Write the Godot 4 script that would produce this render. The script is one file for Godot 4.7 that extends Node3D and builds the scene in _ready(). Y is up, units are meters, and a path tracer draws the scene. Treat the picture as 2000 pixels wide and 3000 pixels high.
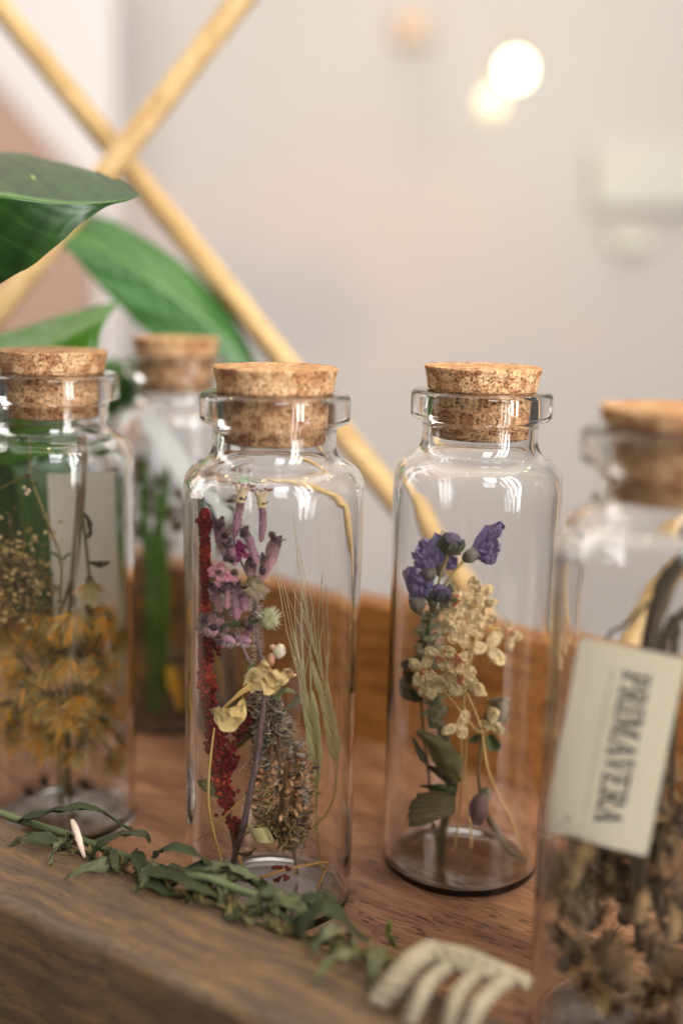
extends Node3D
# Corked glass bottles of dried flowers in a wooden tray. Metres, y up; the tray's floor is y = 0.

const FPX := 3369.36                # focal length in pixels of the 2000 x 3000 photograph
const PITCH := 0.196636             # camera tilt down, radians
const ROLL := 0.025368
const EYE := 0.10776                # camera height over the tray floor
# bottle axes: x and distance ahead of the camera, in millimetres
const JX := [-54.9, -11.3, 24.1, 44.0, -40.0]
const JZ := [217.0, 188.7, 202.4, 151.0, 274.0]

var rng := RandomNumberGenerator.new()
var M := {}
var used := {}
var noise := FastNoiseLite.new()
var pale := 1.0                     # colour gain standing in for light lost through the bottle glass

# ---------------------------------------------------------------- pixels to places
func ray(px: float, py: float) -> Vector3:
	var x := px - 1000.0
	var y := py - 1500.0
	var a := cos(ROLL) * x + sin(ROLL) * y
	var b := -sin(ROLL) * x + cos(ROLL) * y
	var u := a / FPX
	var v := -b / FPX
	return Vector3(u, v * cos(PITCH) - sin(PITCH), -(cos(PITCH) + v * sin(PITCH)))

func pz(px: float, py: float, z_mm: float) -> Vector3:      # on the upright plane z_mm ahead
	var d := ray(px, py)
	return Vector3(0, EYE, 0) + d * (z_mm * 0.001 / -d.z)

func ph(px: float, py: float, y_mm: float) -> Vector3:      # on the level plane y_mm over the tray floor
	var d := ray(px, py)
	return Vector3(0, EYE, 0) + d * ((y_mm * 0.001 - EYE) / d.y)

func axis_of(k: int) -> Vector3:
	return Vector3(JX[k] * 0.001, 0, -JZ[k] * 0.001)

func inside(k: int, p: Vector3, most := 0.0129) -> Vector3:  # keep a point within the bottle
	var a := axis_of(k)
	var o := Vector2(p.x - a.x, p.z - a.z)
	if o.length() > most:
		o = o.normalized() * most
	return Vector3(a.x + o.x, clampf(p.y, 0.0023, 0.078), a.z + o.y)

func jp(k: int, px: float, py: float, dz := 0.0) -> Vector3:
	return inside(k, pz(px, py, JZ[k] + dz))

func jpath(k: int, pts: Array, dz := 0.0) -> Array:          # [[px, py(, dz)], ...]
	var out := []
	for q in pts:
		out.append(jp(k, q[0], q[1], dz + (q[2] if q.size() > 2 else 0.0)))
	return out

func tray(s: float, y: float, b: float) -> Vector3:          # tray axes in mm: along, up, away
	return Vector3(0.83867 * s + 0.54464 * b, y, 0.54464 * s - 0.83867 * b) * 0.001

# ---------------------------------------------------------------- mesh building
class MB:
	var v := PackedVector3Array()
	var n := PackedVector3Array()
	var c := PackedColorArray()
	var uv := PackedVector2Array()
	var idx := PackedInt32Array()

func col(r: float, g: float, b: float) -> Color:             # sRGB 0..255 to linear
	return Color(r / 255.0, g / 255.0, b / 255.0).srgb_to_linear()

func jit(c: Color, k: float) -> Color:
	var m := 1.0 + rng.randf_range(-k, k)
	return Color(clampf(c.r * m * (1.0 + rng.randf_range(-k, k) * 0.4), 0, 1), clampf(c.g * m, 0, 1), clampf(c.b * m * (1.0 + rng.randf_range(-k, k) * 0.4), 0, 1))

func grid(mb: MB, P: Array, C: Array, wrap := false, U: Array = []) -> void:
	var rows := P.size()
	var cols: int = P[0].size()
	var at := mb.v.size()
	for i in rows:
		for j in cols:
			var p: Vector3 = P[i][j]
			var du: Vector3 = P[mini(i + 1, rows - 1)][j] - P[maxi(i - 1, 0)][j]
			var dv: Vector3
			if wrap:
				dv = P[i][(j + 1) % (cols - 1)] - P[i][(j - 1 + cols - 1) % (cols - 1)]
			else:
				dv = P[i][mini(j + 1, cols - 1)] - P[i][maxi(j - 1, 0)]
			if dv.length() < 1e-9:
				var k := i + 1 if i < rows / 2 else i - 1
				dv = P[k][(j + 1) % (cols - 1)] - P[k][(j - 1 + cols - 1) % (cols - 1)] if wrap else P[k][mini(j + 1, cols - 1)] - P[k][maxi(j - 1, 0)]
			var nn := (dv * 1000.0).cross(du * 1000.0)
			mb.v.append(p)
			mb.n.append(nn.normalized() if nn.length() > 1e-12 else Vector3.UP)
			mb.c.append(C[i][j] if C[i] is Array else C[i])
			mb.uv.append(U[i][j] if U else Vector2.ZERO)
	for i in rows - 1:
		for j in cols - 1:
			var a := at + i * cols + j
			mb.idx.append_array([a, a + cols, a + 1, a + cols, a + cols + 1, a + 1])

func commit(mb: MB, called: String, mat: Material, parent: Node3D = null) -> MeshInstance3D:
	var off := Vector3.ZERO
	var q: Node = parent
	while q is Node3D and q != self:
		off += q.position
		q = q.get_parent()
	var o := MeshInstance3D.new()
	var top := parent == null
	var base := Vector3.ZERO
	if top:
		var lo := Vector3(1e9, 1e9, 1e9)
		var hi := -lo
		for p in mb.v:
			lo = lo.min(p)
			hi = hi.max(p)
		base = Vector3((lo.x + hi.x) / 2, lo.y, (lo.z + hi.z) / 2)
		off = base
	var vv := PackedVector3Array()
	vv.resize(mb.v.size())
	for i in mb.v.size():
		vv[i] = mb.v[i] - off
	var arr := []
	arr.resize(Mesh.ARRAY_MAX)
	arr[Mesh.ARRAY_VERTEX] = vv
	arr[Mesh.ARRAY_NORMAL] = mb.n
	if pale != 1.0:  # bottle contents painted brighter to make up for light the glass takes
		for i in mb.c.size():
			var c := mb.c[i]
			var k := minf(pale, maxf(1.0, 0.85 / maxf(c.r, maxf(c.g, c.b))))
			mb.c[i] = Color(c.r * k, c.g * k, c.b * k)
	arr[Mesh.ARRAY_COLOR] = mb.c
	arr[Mesh.ARRAY_TEX_UV] = mb.uv
	arr[Mesh.ARRAY_INDEX] = mb.idx
	var m := ArrayMesh.new()
	m.add_surface_from_arrays(Mesh.PRIMITIVE_TRIANGLES, arr)
	m.surface_set_material(0, mat)
	o.mesh = m
	o.position = base
	if top:
		o.name = numbered(called)
		add_child(o)
	else:
		o.name = called
		parent.add_child(o, true)
	return o

func numbered(called: String) -> String:
	used[called] = used.get(called, -1) + 1
	return called if used[called] == 0 else "%s_%03d" % [called, used[called]]

func tag(o: Node, label: String, category: String, group := "") -> void:
	o.set_meta("label", label)
	o.set_meta("category", category)
	if group:
		o.set_meta("group", group)

func structure(o: Node) -> void:
	o.set_meta("kind", "structure")

func thing(called: String, at: Vector3, label: String, category: String, group := "") -> Node3D:
	var o := Node3D.new()
	o.name = numbered(called)
	add_child(o)
	o.position = at
	tag(o, label, category, group)
	return o

func sub(called: String, at: Vector3, parent: Node3D) -> Node3D:   # a part made of pieces
	var o := Node3D.new()
	o.name = called
	parent.add_child(o, true)
	o.position = at - parent.position
	return o

func smooth(pts: Array, per: int) -> Array:
	var out := []
	for i in pts.size() - 1:
		var a: Vector3 = pts[maxi(i - 1, 0)]
		var b: Vector3 = pts[i]
		var c: Vector3 = pts[i + 1]
		var d: Vector3 = pts[mini(i + 2, pts.size() - 1)]
		for k in per:
			out.append(b.cubic_interpolate(c, a, d, float(k) / per))
	out.append(pts[-1])
	return out

func sampled(vals: Array, t: float) -> float:
	var x := clampf(t, 0, 1) * (vals.size() - 1)
	var i := mini(int(x), vals.size() - 2) if vals.size() > 1 else 0
	return lerpf(vals[i], vals[mini(i + 1, vals.size() - 1)], x - i)

func tube(mb: MB, path: Array, radii: Array, ca: Color, cb: Color, sides := 6, per := 4, rough := 0.0) -> void:
	var pts := smooth(path, per) if per > 1 else path
	var P := []
	var C := []
	var last := Vector3.ZERO
	var count := pts.size()
	for i in count:
		var t: Vector3 = (pts[mini(i + 1, count - 1)] - pts[maxi(i - 1, 0)]).normalized()
		var a := last - t * last.dot(t)
		if a.length() < 1e-3:
			a = t.cross(Vector3.UP) if absf(t.y) < 0.9 else t.cross(Vector3.RIGHT)
		a = a.normalized()
		last = a
		var b := t.cross(a)
		var r := sampled(radii, float(i) / (count - 1)) * 0.001
		var row := []
		var crow := []
		for j in sides + 1:
			var w := TAU * (j % sides) / sides
			var rr := r * (1.0 + (rough * noise.get_noise_3d(i * 37.0, (j % sides) * 91.0, r * 1e5) if rough > 0.0 else 0.0))
			row.append(pts[i] + (a * cos(w) + b * sin(w)) * rr)
			crow.append(jit(ca.lerp(cb, float(i) / (count - 1)), 0.08))
		P.append(row)
		C.append(crow)
	for e in [0, P.size() - 1]:                                # close the ends
		var row := []
		for j in sides + 1:
			row.append(pts[0] if e == 0 else pts[-1])
		if e == 0:
			P.push_front(row)
			C.push_front(C[0])
		else:
			P.append(row)
			C.append(C[-1])
	grid(mb, P, C, true)

# A petal or a leaf: a curved sheet along a path. widths in mm are half widths; cup bends the sides up.
func blade(mb: MB, path: Array, widths: Array, side: Vector3, cup: float, ca: Color, cb: Color, per := 3, across := 2, ripple := 0.0, serrate := 0.0) -> void:
	var pts := smooth(path, per) if path.size() > 2 else [path[0], path[0].lerp(path[1], 0.33), path[0].lerp(path[1], 0.67), path[1]]
	var P := []
	var C := []
	var count := pts.size()
	var ph0 := rng.randf() * 100.0
	for i in count:
		var f := float(i) / (count - 1)
		var t: Vector3 = (pts[mini(i + 1, count - 1)] - pts[maxi(i - 1, 0)]).normalized()
		var s := (side - t * side.dot(t)).normalized()
		var nn := t.cross(s)
		var w := sampled(widths, f) * 0.001
		if serrate > 0.0:
			w *= 1.0 - serrate * (i % 2)
		var row := []
		var crow := []
		for j in range(-across, across + 1):
			var x := float(j) / across
			var rip := ripple * 0.001 * noise.get_noise_2d(ph0 + f * 160.0, x * 90.0)
			row.append(pts[i] + s * (w * x) + nn * (cup * w * x * x + rip))
			crow.append(jit(ca.lerp(cb, f), 0.1 if absf(x) > 0.3 else 0.04))
		P.append(row)
		C.append(crow)
	grid(mb, P, C)

func blob(mb: MB, at: Vector3, dir: Vector3, len_mm: float, rad_mm: float, ca: Color, cb: Color, sides := 6, rings := 5, rough := 0.15) -> void:
	dir = dir.normalized()
	var a := (dir.cross(Vector3.UP) if absf(dir.y) < 0.9 else dir.cross(Vector3.RIGHT)).normalized()
	var b := dir.cross(a)
	var P := []
	var C := []
	var ph0 := rng.randf() * 1000.0
	for i in rings + 1:
		var w := PI * i / rings
		var row := []
		var crow := []
		for j in sides + 1:
			var u := TAU * (j % sides) / sides
			var r := rad_mm * 0.001 * sin(w) * (1.0 + rough * noise.get_noise_2d(ph0 + (j % sides) * 60.0, i * 60.0) * 2.0)
			row.append(at + dir * (-cos(w) * len_mm * 0.0005) + (a * cos(u) + b * sin(u)) * r)
			crow.append(jit(ca.lerp(cb, float(i) / rings), 0.1))
		P.append(row)
		C.append(crow)
	grid(mb, P, C, true)

func lathe(mb: MB, at: Vector3, prof: Array, sides: int, c: Color, wob := 0.0) -> void:
	var P := []
	var C := []
	var U := []
	var run := 0.0
	for i in prof.size():
		if i:
			run += (prof[i] - prof[i - 1]).length()
		var row := []
		var urow := []
		for j in sides + 1:
			var w := TAU * (j % sides) / sides
			var r: float = prof[i].x * 0.001
			var y: float = prof[i].y * 0.001
			if wob > 0.0:
				r *= 1.0 + wob * noise.get_noise_3d(cos(w) * 70.0, sin(w) * 70.0, prof[i].y * 14.0 + at.x * 9000.0)
				y += wob * 0.01 * noise.get_noise_3d(cos(w) * prof[i].x * 9.0, sin(w) * prof[i].x * 9.0, at.z * 9000.0)
			row.append(at + Vector3(r * cos(w), y, -r * sin(w)))
			urow.append(Vector2(float(j) / sides, run))
		P.append(row)
		C.append(c)
		U.append(urow)
	grid(mb, P, C, true, U)

func arc(cx: float, cy: float, r: float, a0: float, a1: float, k: int) -> Array:
	var out := []
	for i in k + 1:
		var a := deg_to_rad(lerpf(a0, a1, float(i) / k))
		out.append(Vector2(cx + r * cos(a), cy + r * sin(a)))
	return out

# ---------------------------------------------------------------- materials
func plain(rough: float, spec := 0.5, back := 0.0) -> StandardMaterial3D:
	var m := StandardMaterial3D.new()
	m.vertex_color_use_as_albedo = true
	m.roughness = rough
	m.metallic_specular = spec
	m.cull_mode = BaseMaterial3D.CULL_DISABLED
	if back > 0.0:
		m.backlight_enabled = true
		m.backlight = Color(back, back, back)
	return m

func texture_of(img: Image) -> ImageTexture:
	return ImageTexture.create_from_image(img)

func cork_material(seed_: int) -> StandardMaterial3D:
	var cells := FastNoiseLite.new()
	cells.seed = seed_
	cells.noise_type = FastNoiseLite.TYPE_CELLULAR
	cells.cellular_return_type = FastNoiseLite.RETURN_CELL_VALUE
	cells.cellular_jitter = 1.0
	cells.frequency = 0.024
	cells.domain_warp_enabled = true
	cells.domain_warp_amplitude = 16.0
	cells.domain_warp_frequency = 0.03
	var edge: FastNoiseLite = cells.duplicate()
	edge.cellular_return_type = FastNoiseLite.RETURN_DISTANCE2_SUB
	var fine := FastNoiseLite.new()
	fine.seed = seed_ + 5
	fine.frequency = 0.055
	fine.fractal_octaves = 3
	var im := Image.create(384, 384, false, Image.FORMAT_RGB8)
	var hm := Image.create(384, 384, false, Image.FORMAT_RGB8)
	var c0 := Color8(202, 162, 120)
	var c1 := Color8(146, 98, 66)
	var c2 := Color8(218, 184, 144)
	for y in 384:
		for x in 384:
			var k := cells.get_noise_2d(x, y) * 0.5 + 0.5
			var e := edge.get_noise_2d(x, y) + 1.0
			var f := fine.get_noise_2d(x, y)
			var c := c0.lerp(c1, smoothstep(0.35, 0.9, k)).lerp(c2, smoothstep(0.35, 0.0, k))
			c = c * (1.0 + f * 0.3)
			var pit := smoothstep(0.15, 0.02, e) * smoothstep(-0.25, 0.1, fine.get_noise_2d(x * 0.45 + 300.0, y * 0.45))
			pit = maxf(pit, smoothstep(0.34, 0.5, -f))
			c = c.lerp(Color8(76, 42, 26), pit * 0.75)
			im.set_pixel(x, y, c)
			var hgt := clampf(0.7 + f * 0.25 + k * 0.15 - pit * 0.6, 0, 1)
			hm.set_pixel(x, y, Color(hgt, hgt, hgt))
	var m := StandardMaterial3D.new()
	m.albedo_texture = texture_of(im)
	m.roughness = 0.92
	m.metallic_specular = 0.25
	m.uv1_triplanar = true
	m.uv1_scale = Vector3.ONE * (1.0 / 0.0145)
	m.uv1_triplanar_sharpness = 6.0
	m.heightmap_enabled = true
	m.heightmap_texture = texture_of(hm)
	m.heightmap_scale = 0.02
	return m

func wood_material(seed_: int, base: Color, dark: Color, pale: Color, pore: Color, pores: int, w: int, h: int, rough: float) -> StandardMaterial3D:
	var a := FastNoiseLite.new()
	a.seed = seed_
	a.frequency = 1.0
	a.fractal_octaves = 3
	var im := Image.create(w, h, false, Image.FORMAT_RGB8)
	var hm := Image.create(w, h, false, Image.FORMAT_RGB8)
	hm.fill(Color(0.8, 0.8, 0.8))
	for y in h:
		for x in w:
			var bend := a.get_noise_2d(x * 0.002, y * 0.004) * 30.0
			var n1 := a.get_noise_2d(x * 0.0035, (y + bend) * 0.035)
			var n2 := a.get_noise_2d(x * 0.02 + 50.0, (y + bend) * 0.32)
			var n3 := a.get_noise_2d(x * 0.012 + 9.0, y * 0.012 + 70.0)
			var c := base.lerp(dark, clampf(n1 * 1.5, 0, 1)).lerp(pale, clampf(-n1 * 1.4 + n3 * 0.4, 0, 1))
			im.set_pixel(x, y, c * (1.0 + n2 * 0.22))
	var rr := RandomNumberGenerator.new()
	rr.seed = seed_
	for k in pores:
		var x0 := rr.randi_range(0, w - 1)
		var y0 := rr.randi_range(1, h - 3)
		if a.get_noise_2d(x0 * 0.006, y0 * 0.02 + 200.0) < -0.18:
			continue
		var ln := rr.randi_range(4, 15)
		var st := rr.randf_range(0.35, 0.95)
		var two := rr.randf() < 0.35
		for i in ln:
			var x := (x0 + i) % w
			var e := st * smoothstep(0.0, 0.25, 1.0 - absf(2.0 * i / ln - 1.0))
			for q in (2 if two else 1):
				im.set_pixel(x, y0 + q, im.get_pixel(x, y0 + q).lerp(pore, e))
				hm.set_pixel(x, y0 + q, Color(0.8 - e * 0.6, 0.8 - e * 0.6, 0.8 - e * 0.6))
	var m := StandardMaterial3D.new()
	m.albedo_texture = texture_of(im)
	m.roughness = rough
	m.metallic_specular = 0.4
	m.heightmap_enabled = true
	m.heightmap_texture = texture_of(hm)
	m.heightmap_scale = 0.015
	return m

func make_materials() -> void:
	var g := StandardMaterial3D.new()
	g.albedo_color = Color(1.0, 1.0, 1.0, 0.0)
	g.transparency = BaseMaterial3D.TRANSPARENCY_ALPHA
	g.refraction_enabled = true
	g.refraction_scale = 0.05
	g.roughness = 0.0
	M.glass = g
	for i in 5:
		M["cork%d" % i] = cork_material(11 + i * 7) if i < 3 else M["cork%d" % (i - 3)]
	M.floor_wood = wood_material(3, Color8(138, 98, 72), Color8(108, 70, 50), Color8(156, 116, 86), Color8(58, 32, 24), 9000, 1280, 640, 0.42)
	M.rail_wood = wood_material(8, Color8(92, 73, 56), Color8(76, 61, 49), Color8(112, 86, 58), Color8(62, 48, 37), 1400, 1024, 256, 0.6)
	M.back_wood = wood_material(15, Color8(140, 90, 42), Color8(108, 66, 30), Color8(156, 106, 52), Color8(84, 52, 28), 1200, 1024, 256, 0.4)
	M.dowel = wood_material(21, Color8(188, 156, 108), Color8(164, 130, 82), Color8(204, 176, 132), Color8(148, 114, 72), 500, 512, 128, 0.65)
	M.plant = plain(0.75, 0.35, 0.25)
	M.petal = plain(0.7, 0.35, 0.5)
	M.stem = plain(0.7, 0.35)
	M.leaf = plain(0.38, 0.5, 0.3)
	M.paper = plain(0.85, 0.3, 0.7)
	M.flat = plain(0.8, 0.3)

# ---------------------------------------------------------------- the bottles
func bottle(k: int, label: String) -> Node3D:
	var at := axis_of(k)
	var t := thing("glass_bottle", at, label, "bottle", "corked glass bottles in the tray")
	var prof := [Vector2(0, 0.55), Vector2(6, 0.5), Vector2(10.5, 0.28), Vector2(11.8, 0.06), Vector2(12.4, 0.0), Vector2(13.2, 0.0)]
	prof += arc(13.2, 1.4, 1.4, -90, 0, 6).slice(1)
	prof += [Vector2(14.68, 8), Vector2(14.75, 25), Vector2(14.85, 45), Vector2(14.97, 62), Vector2(15, 70), Vector2(15, 73.6)]
	prof += [Vector2(14.96, 74.6), Vector2(14.82, 75.5), Vector2(14.55, 76.35), Vector2(14.12, 77.1), Vector2(13.55, 77.7), Vector2(12.9, 78.15), Vector2(12.2, 78.5), Vector2(11.55, 78.85), Vector2(11.0, 79.3), Vector2(10.6, 79.9), Vector2(10.33, 80.6), Vector2(10.2, 81.4), Vector2(10.2, 83.6), Vector2(10.35, 84.4)]
	prof += arc(11.4, 85.9, 1.0, -120, -8, 6)                  # rim
	prof += [Vector2(12.42, 87.4)]
	prof += arc(11.4, 88.9, 1.0, 8, 90, 6)
	prof += [Vector2(10.2, 89.95)]
	prof += arc(9.5, 89.2, 0.75, 90, 180, 5)
	prof += [Vector2(8.72, 86.0), Vector2(8.72, 82.0), Vector2(8.78, 80.6), Vector2(9.02, 79.5), Vector2(9.5, 78.6), Vector2(10.2, 77.9), Vector2(11.1, 77.4), Vector2(12.0, 76.95), Vector2(12.7, 76.4), Vector2(13.25, 75.65), Vector2(13.6, 74.7), Vector2(13.78, 73.6), Vector2(13.82, 72.4)]
	prof += [Vector2(13.84, 70.5), Vector2(13.8, 60), Vector2(13.7, 40), Vector2(13.6, 20), Vector2(13.55, 7)]
	prof += arc(12.1, 2.85, 1.45, 0, -86, 7)
	prof += [Vector2(9.0, 1.45), Vector2(4.0, 1.6), Vector2(0, 1.65)]
	var mb := MB.new()
	lathe(mb, at, prof, 96, Color.WHITE, 0.005)
	commit(mb, "glass", M.glass, t)
	var cp := [Vector2(0, 81.7), Vector2(7.7, 81.7), Vector2(8.2, 81.9), Vector2(8.36, 82.3), Vector2(8.48, 84.6), Vector2(8.62, 88.2), Vector2(9.1, 89.9), Vector2(9.55, 90.2), Vector2(9.75, 91.5), Vector2(10.0, 92.7), Vector2(10.24, 93.9), Vector2(10.12, 94.12), Vector2(8.5, 94.16), Vector2(5.0, 94.18), Vector2(0, 94.2)]
	mb = MB.new()
	var fine := []
	for i in cp.size() - 1:
		for q in 3:
			fine.append(cp[i].lerp(cp[i + 1], q / 3.0))
	fine.append(cp[-1])
	if k == 3:
		for i in fine.size():
			fine[i] = Vector2(minf(fine[i].x, 8.66) if fine[i].y < 91.6 else fine[i].x, fine[i].y - 1.3)
	lathe(mb, at, fine, 64, Color.WHITE, 0.006)
	commit(mb, "cork_stopper", M["cork%d" % k], t)
	return t

func card(t: Node3D, called: String, tl: Vector3, tr: Vector3, bl: Vector3, br: Vector3, c: Color) -> Transform3D:
	var mid := (tl + tr + bl + br) / 4
	var rt := (tr - tl + br - bl) / 2
	var dn := (bl - tl + br - tr) / 2
	var w := rt.length()
	var h := dn.length()
	rt = rt.normalized()
	dn = (dn - rt * dn.dot(rt)).normalized()
	var out := rt.cross(-dn).normalized()                      # towards the reader
	var mb := MB.new()
	var ring := []
	var r := 0.0005
	for q in [[1, -1, 0], [1, 1, 90], [-1, 1, 180], [-1, -1, 270]]:
		var cc := Vector2(q[0] * (w / 2 - r), q[1] * (h / 2 - r))
		for i in 5:
			var a := deg_to_rad(q[2] - 90 + i * 22.5)
			ring.append(cc + Vector2(cos(a), sin(a)) * r)
	ring.append(ring[0])
	var P := []
	for s in [[0.0, 1.0], [1.0, 1.0], [1.0, -1.0], [0.0, -1.0]]:
		var row := []
		for p in ring:
			row.append(mid + (rt * p.x + dn * p.y) * s[0] + out * (0.00012 * s[1]))
		P.append(row)
	grid(mb, P, [c, c, c, c], true)
	# flat faces want flat normals
	for i in mb.v.size():
		var side := (mb.v[i] - mid).dot(out)
		mb.n[i] = out if side > 0 else -out
	commit(mb, called, M.paper, t)
	return Transform3D(Basis(rt, -dn, out), mid + out * 0.00012)

# ---------------------------------------------------------------- plants
func tuft(mb: MB, at: Vector3, dir: Vector3, ln: float, spread: float, count: int, wid: float, ca: Color, cb: Color, k: int) -> void:
	dir = dir.normalized()
	for i in count:
		var r := Vector3(rng.randfn(), rng.randfn(), rng.randfn()).normalized()
		var d := (dir + r * spread * sqrt(rng.randf())).normalized()
		var l := ln * 0.001 * rng.randf_range(0.6, 1.05)
		var bend := Vector3(rng.randfn(), rng.randfn(), rng.randfn()) * l * 0.10
		var p0 := at + d * l * 0.06
		var p1 := at + d * l * 0.55 + bend * 0.4
		var p2 := at + d * l + bend
		if k >= 0:
			p1 = inside(k, p1, 0.0132)
			p2 = inside(k, p2, 0.0133)
		var side := d.cross(Vector3(rng.randfn(), rng.randfn(), rng.randfn())).normalized()
		blade(mb, [p0, p1, p2], [wid * 0.6, wid, wid * 0.25], side, 0.3, jit(ca, 0.2), jit(cb, 0.25), 1, 1)

func petals(t: Node3D, at: Vector3, face: Vector3, count: int, r: float, wid: float, ca: Color, cb: Color, curl: float, k: int, start := 0.0, mat := "petal") -> void:
	face = face.normalized()
	var a := (face.cross(Vector3.UP) if absf(face.y) < 0.9 else face.cross(Vector3.RIGHT)).normalized()
	var b := face.cross(a)
	for i in count:
		var w := start + TAU * i / count + rng.randf_range(-0.25, 0.25)
		var d := a * cos(w) + b * sin(w)
		var l := r * 0.001 * rng.randf_range(0.8, 1.15)
		var cu := curl * rng.randf_range(0.5, 1.4)
		var p := [at, at + d * l * 0.4 + face * l * 0.25 * cu, at + d * l * 0.8 + face * l * 0.2 * cu, at + d * l - face * l * 0.25 * cu]
		if k >= 0:
			for q in p.size():
				p[q] = inside(k, p[q], 0.0132)
		var mb := MB.new()
		blade(mb, p, [wid * 0.25, wid * 0.85, wid, wid * 0.7, wid * 0.15], d.cross(face), rng.randf_range(-0.3, 0.6), jit(ca, 0.1), jit(cb.lerp(col(176, 130, 76), rng.randf() * 0.35), 0.1), 4, 4, 0.75)
		commit(mb, "petal", M[mat], t)

func stem(t: Node3D, path: Array, radii: Array, ca: Color, cb: Color, called := "stem", sides := 6) -> void:
	var mb := MB.new()
	tube(mb, path, radii, ca, cb, sides, 5, 0.25)
	commit(mb, called, M.stem, t)

func leaf(t: Node3D, path: Array, widths: Array, side: Vector3, cup: float, ca: Color, cb: Color, called := "leaf", ripple := 0.5, serrate := 0.0, mat := "plant") -> void:
	var mb := MB.new()
	blade(mb, path, widths, side, cup, ca, cb, 5, 3, ripple, serrate)
	commit(mb, called, M[mat], t)

func low(pts: Array) -> Vector3:
	var b: Vector3 = pts[0]
	for p in pts:
		if p.y < b.y:
			b = p
	return b

func bottle_yellow() -> void:                                  # bottle 0: yellow tufts, brown stem, tiny buds
	var k := 0
	var brown := col(112, 92, 60)
	var straw := col(190, 166, 108)
	var gold := col(240, 168, 24)
	# bunch of yellow flower heads
	var st := jpath(k, [[180, 2370], [190, 2250], [196, 2100], [200, 1960], [212, 1840], [222, 1740]], 0)
	var t := thing("yellow_flower_bunch", low(st), "bunch of dried yellow tufted flower heads hanging in bottle with plain tag", "dried flowers")
	stem(t, st, [0.35, 0.45, 0.5, 0.4], col(92, 88, 56), col(100, 92, 60))
	var heads := [[10, 1830, 4, -0.2, -0.9, 9.0, 1], [75, 1960, -2, -0.5, -0.8, 9.5, 1], [215, 1790, -6, -0.1, -1.0, 8.0, 1], [205, 1920, -7, -0.3, -1, 8.0, 1], [290, 1945, -3, 0.6, -0.6, 7.0, 0], [165, 2035, -5, -0.3, -0.9, 8.0, 0], [275, 2090, -4, 0.4, -0.8, 7.5, 0], [235, 2180, -5, -0.1, -0.9, 7.0, 0], [330, 2205, 1, 0.3, -0.9, 7.0, 0], [120, 2110, 1, -0.7, -0.6, 7.0, 0], [40, 1920, 5, -0.6, -0.5, 8.0, 1], [262, 1700, -3, 0.1, -1.0, 5.5, 0], [150, 1880, 3, 0.2, -0.8, 8.0, 1], [120, 1790, 0, -0.4, -0.8, 7.0, 1]]
	for i in 40:
		heads.append([rng.randf_range(-10, 350), rng.randf_range(1780, 2170), rng.randf_range(-8, 8), rng.randf_range(-0.7, 0.7), rng.randf_range(-1, 0.2), rng.randf_range(5.0, 7.5), 1 if rng.randf() < 0.55 else 0])
	for h in heads:
		var at := jp(k, h[0], h[1], h[2])
		var dir := Vector3(h[3], h[4], rng.randf_range(-0.3, 0.5))
		var f := sub("flower_head", at, t)
		var mb := MB.new()
		blob(mb, at, dir, 2.4, 0.9, col(86, 76, 46), col(120, 100, 60))
		commit(mb, "calyx", M.plant, f)
		mb = MB.new()
		tuft(mb, at, dir, h[5] * 0.8, 1.1, 190, 0.085, [col(168, 136, 72), col(120, 96, 54), col(150, 112, 48)][rng.randi_range(0, 2)], straw, k)
		if h[6]:
			tuft(mb, at, dir, h[5] * 0.85, 1.0, 34, 0.24, col(216, 146, 40), gold, k)
		else:
			tuft(mb, at, dir, h[5] * 0.8, 1.0, 14, 0.22, col(186, 112, 50), col(228, 164, 60), k)
		commit(mb, "florets", M.petal, f).set_meta("kind", "stuff")
		if h[1] > 1750:
			mb = MB.new()
			tube(mb, [at, (at + st[2]) / 2 + Vector3(0, 0.002, 0), st[2] if h[1] > 1950 else st[4]], [0.3, 0.25, 0.25], brown, col(90, 84, 54), 5, 3)
			commit(mb, "stalk", M.stem, t)
	for q in [[132, 2300], [255, 2312], [205, 2330], [90, 2330]]:
		var mb := MB.new()
		tuft(mb, jp(k, q[0], q[1], 3), Vector3(0, 1, 0), 3.5, 1.4, 30, 0.2, col(60, 48, 40), col(96, 76, 58), k)
		commit(mb, "withered_bit", M.plant, t)
	# the thick stem with a dark leaf
	var p := jpath(k, [[236, 1238, -4], [240, 1330, -4], [236, 1450, -4], [226, 1580, -4], [214, 1700, -4], [206, 1800, -3], [200, 2000, -1], [205, 2380, 2]])
	t = thing("brown_plant_stem", low(p), "thick brown upright stem with one dark leaf rising before plain paper tag", "dried stem")
	stem(t, p, [0.85, 0.9, 0.85, 0.8, 0.6, 0.5, 0.4, 0.4], col(106, 90, 74), col(88, 76, 46), "stem", 8)
	stem(t, jpath(k, [[240, 1495, -5], [252, 1600, -5], [262, 1690, -5], [280, 1720, -5]]), [0.35, 0.3, 0.22], col(96, 88, 60), col(110, 100, 66), "side_stem")
	stem(t, jpath(k, [[212, 1690, -4], [196, 1740, -4], [182, 1790, -4]]), [0.4, 0.3, 0.25], col(74, 62, 48), col(84, 70, 50), "side_stem")
	leaf(t, jpath(k, [[258, 1645, -6], [292, 1650, -6.5], [326, 1646, -6.5]]), [0.1, 0.85, 0.1], Vector3(0, 1, 0.4), 0.3, col(58, 58, 42), col(66, 64, 46))
	leaf(t, jpath(k, [[246, 1500, -6], [262, 1530, -6.5], [262, 1565, -6.5], [250, 1575, -6.5]]), [0.1, 0.5, 0.45, 0.1], Vector3(1, 0, 0.4), 0.3, col(62, 62, 44), col(70, 64, 46))
	var mb2 := MB.new()
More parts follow.
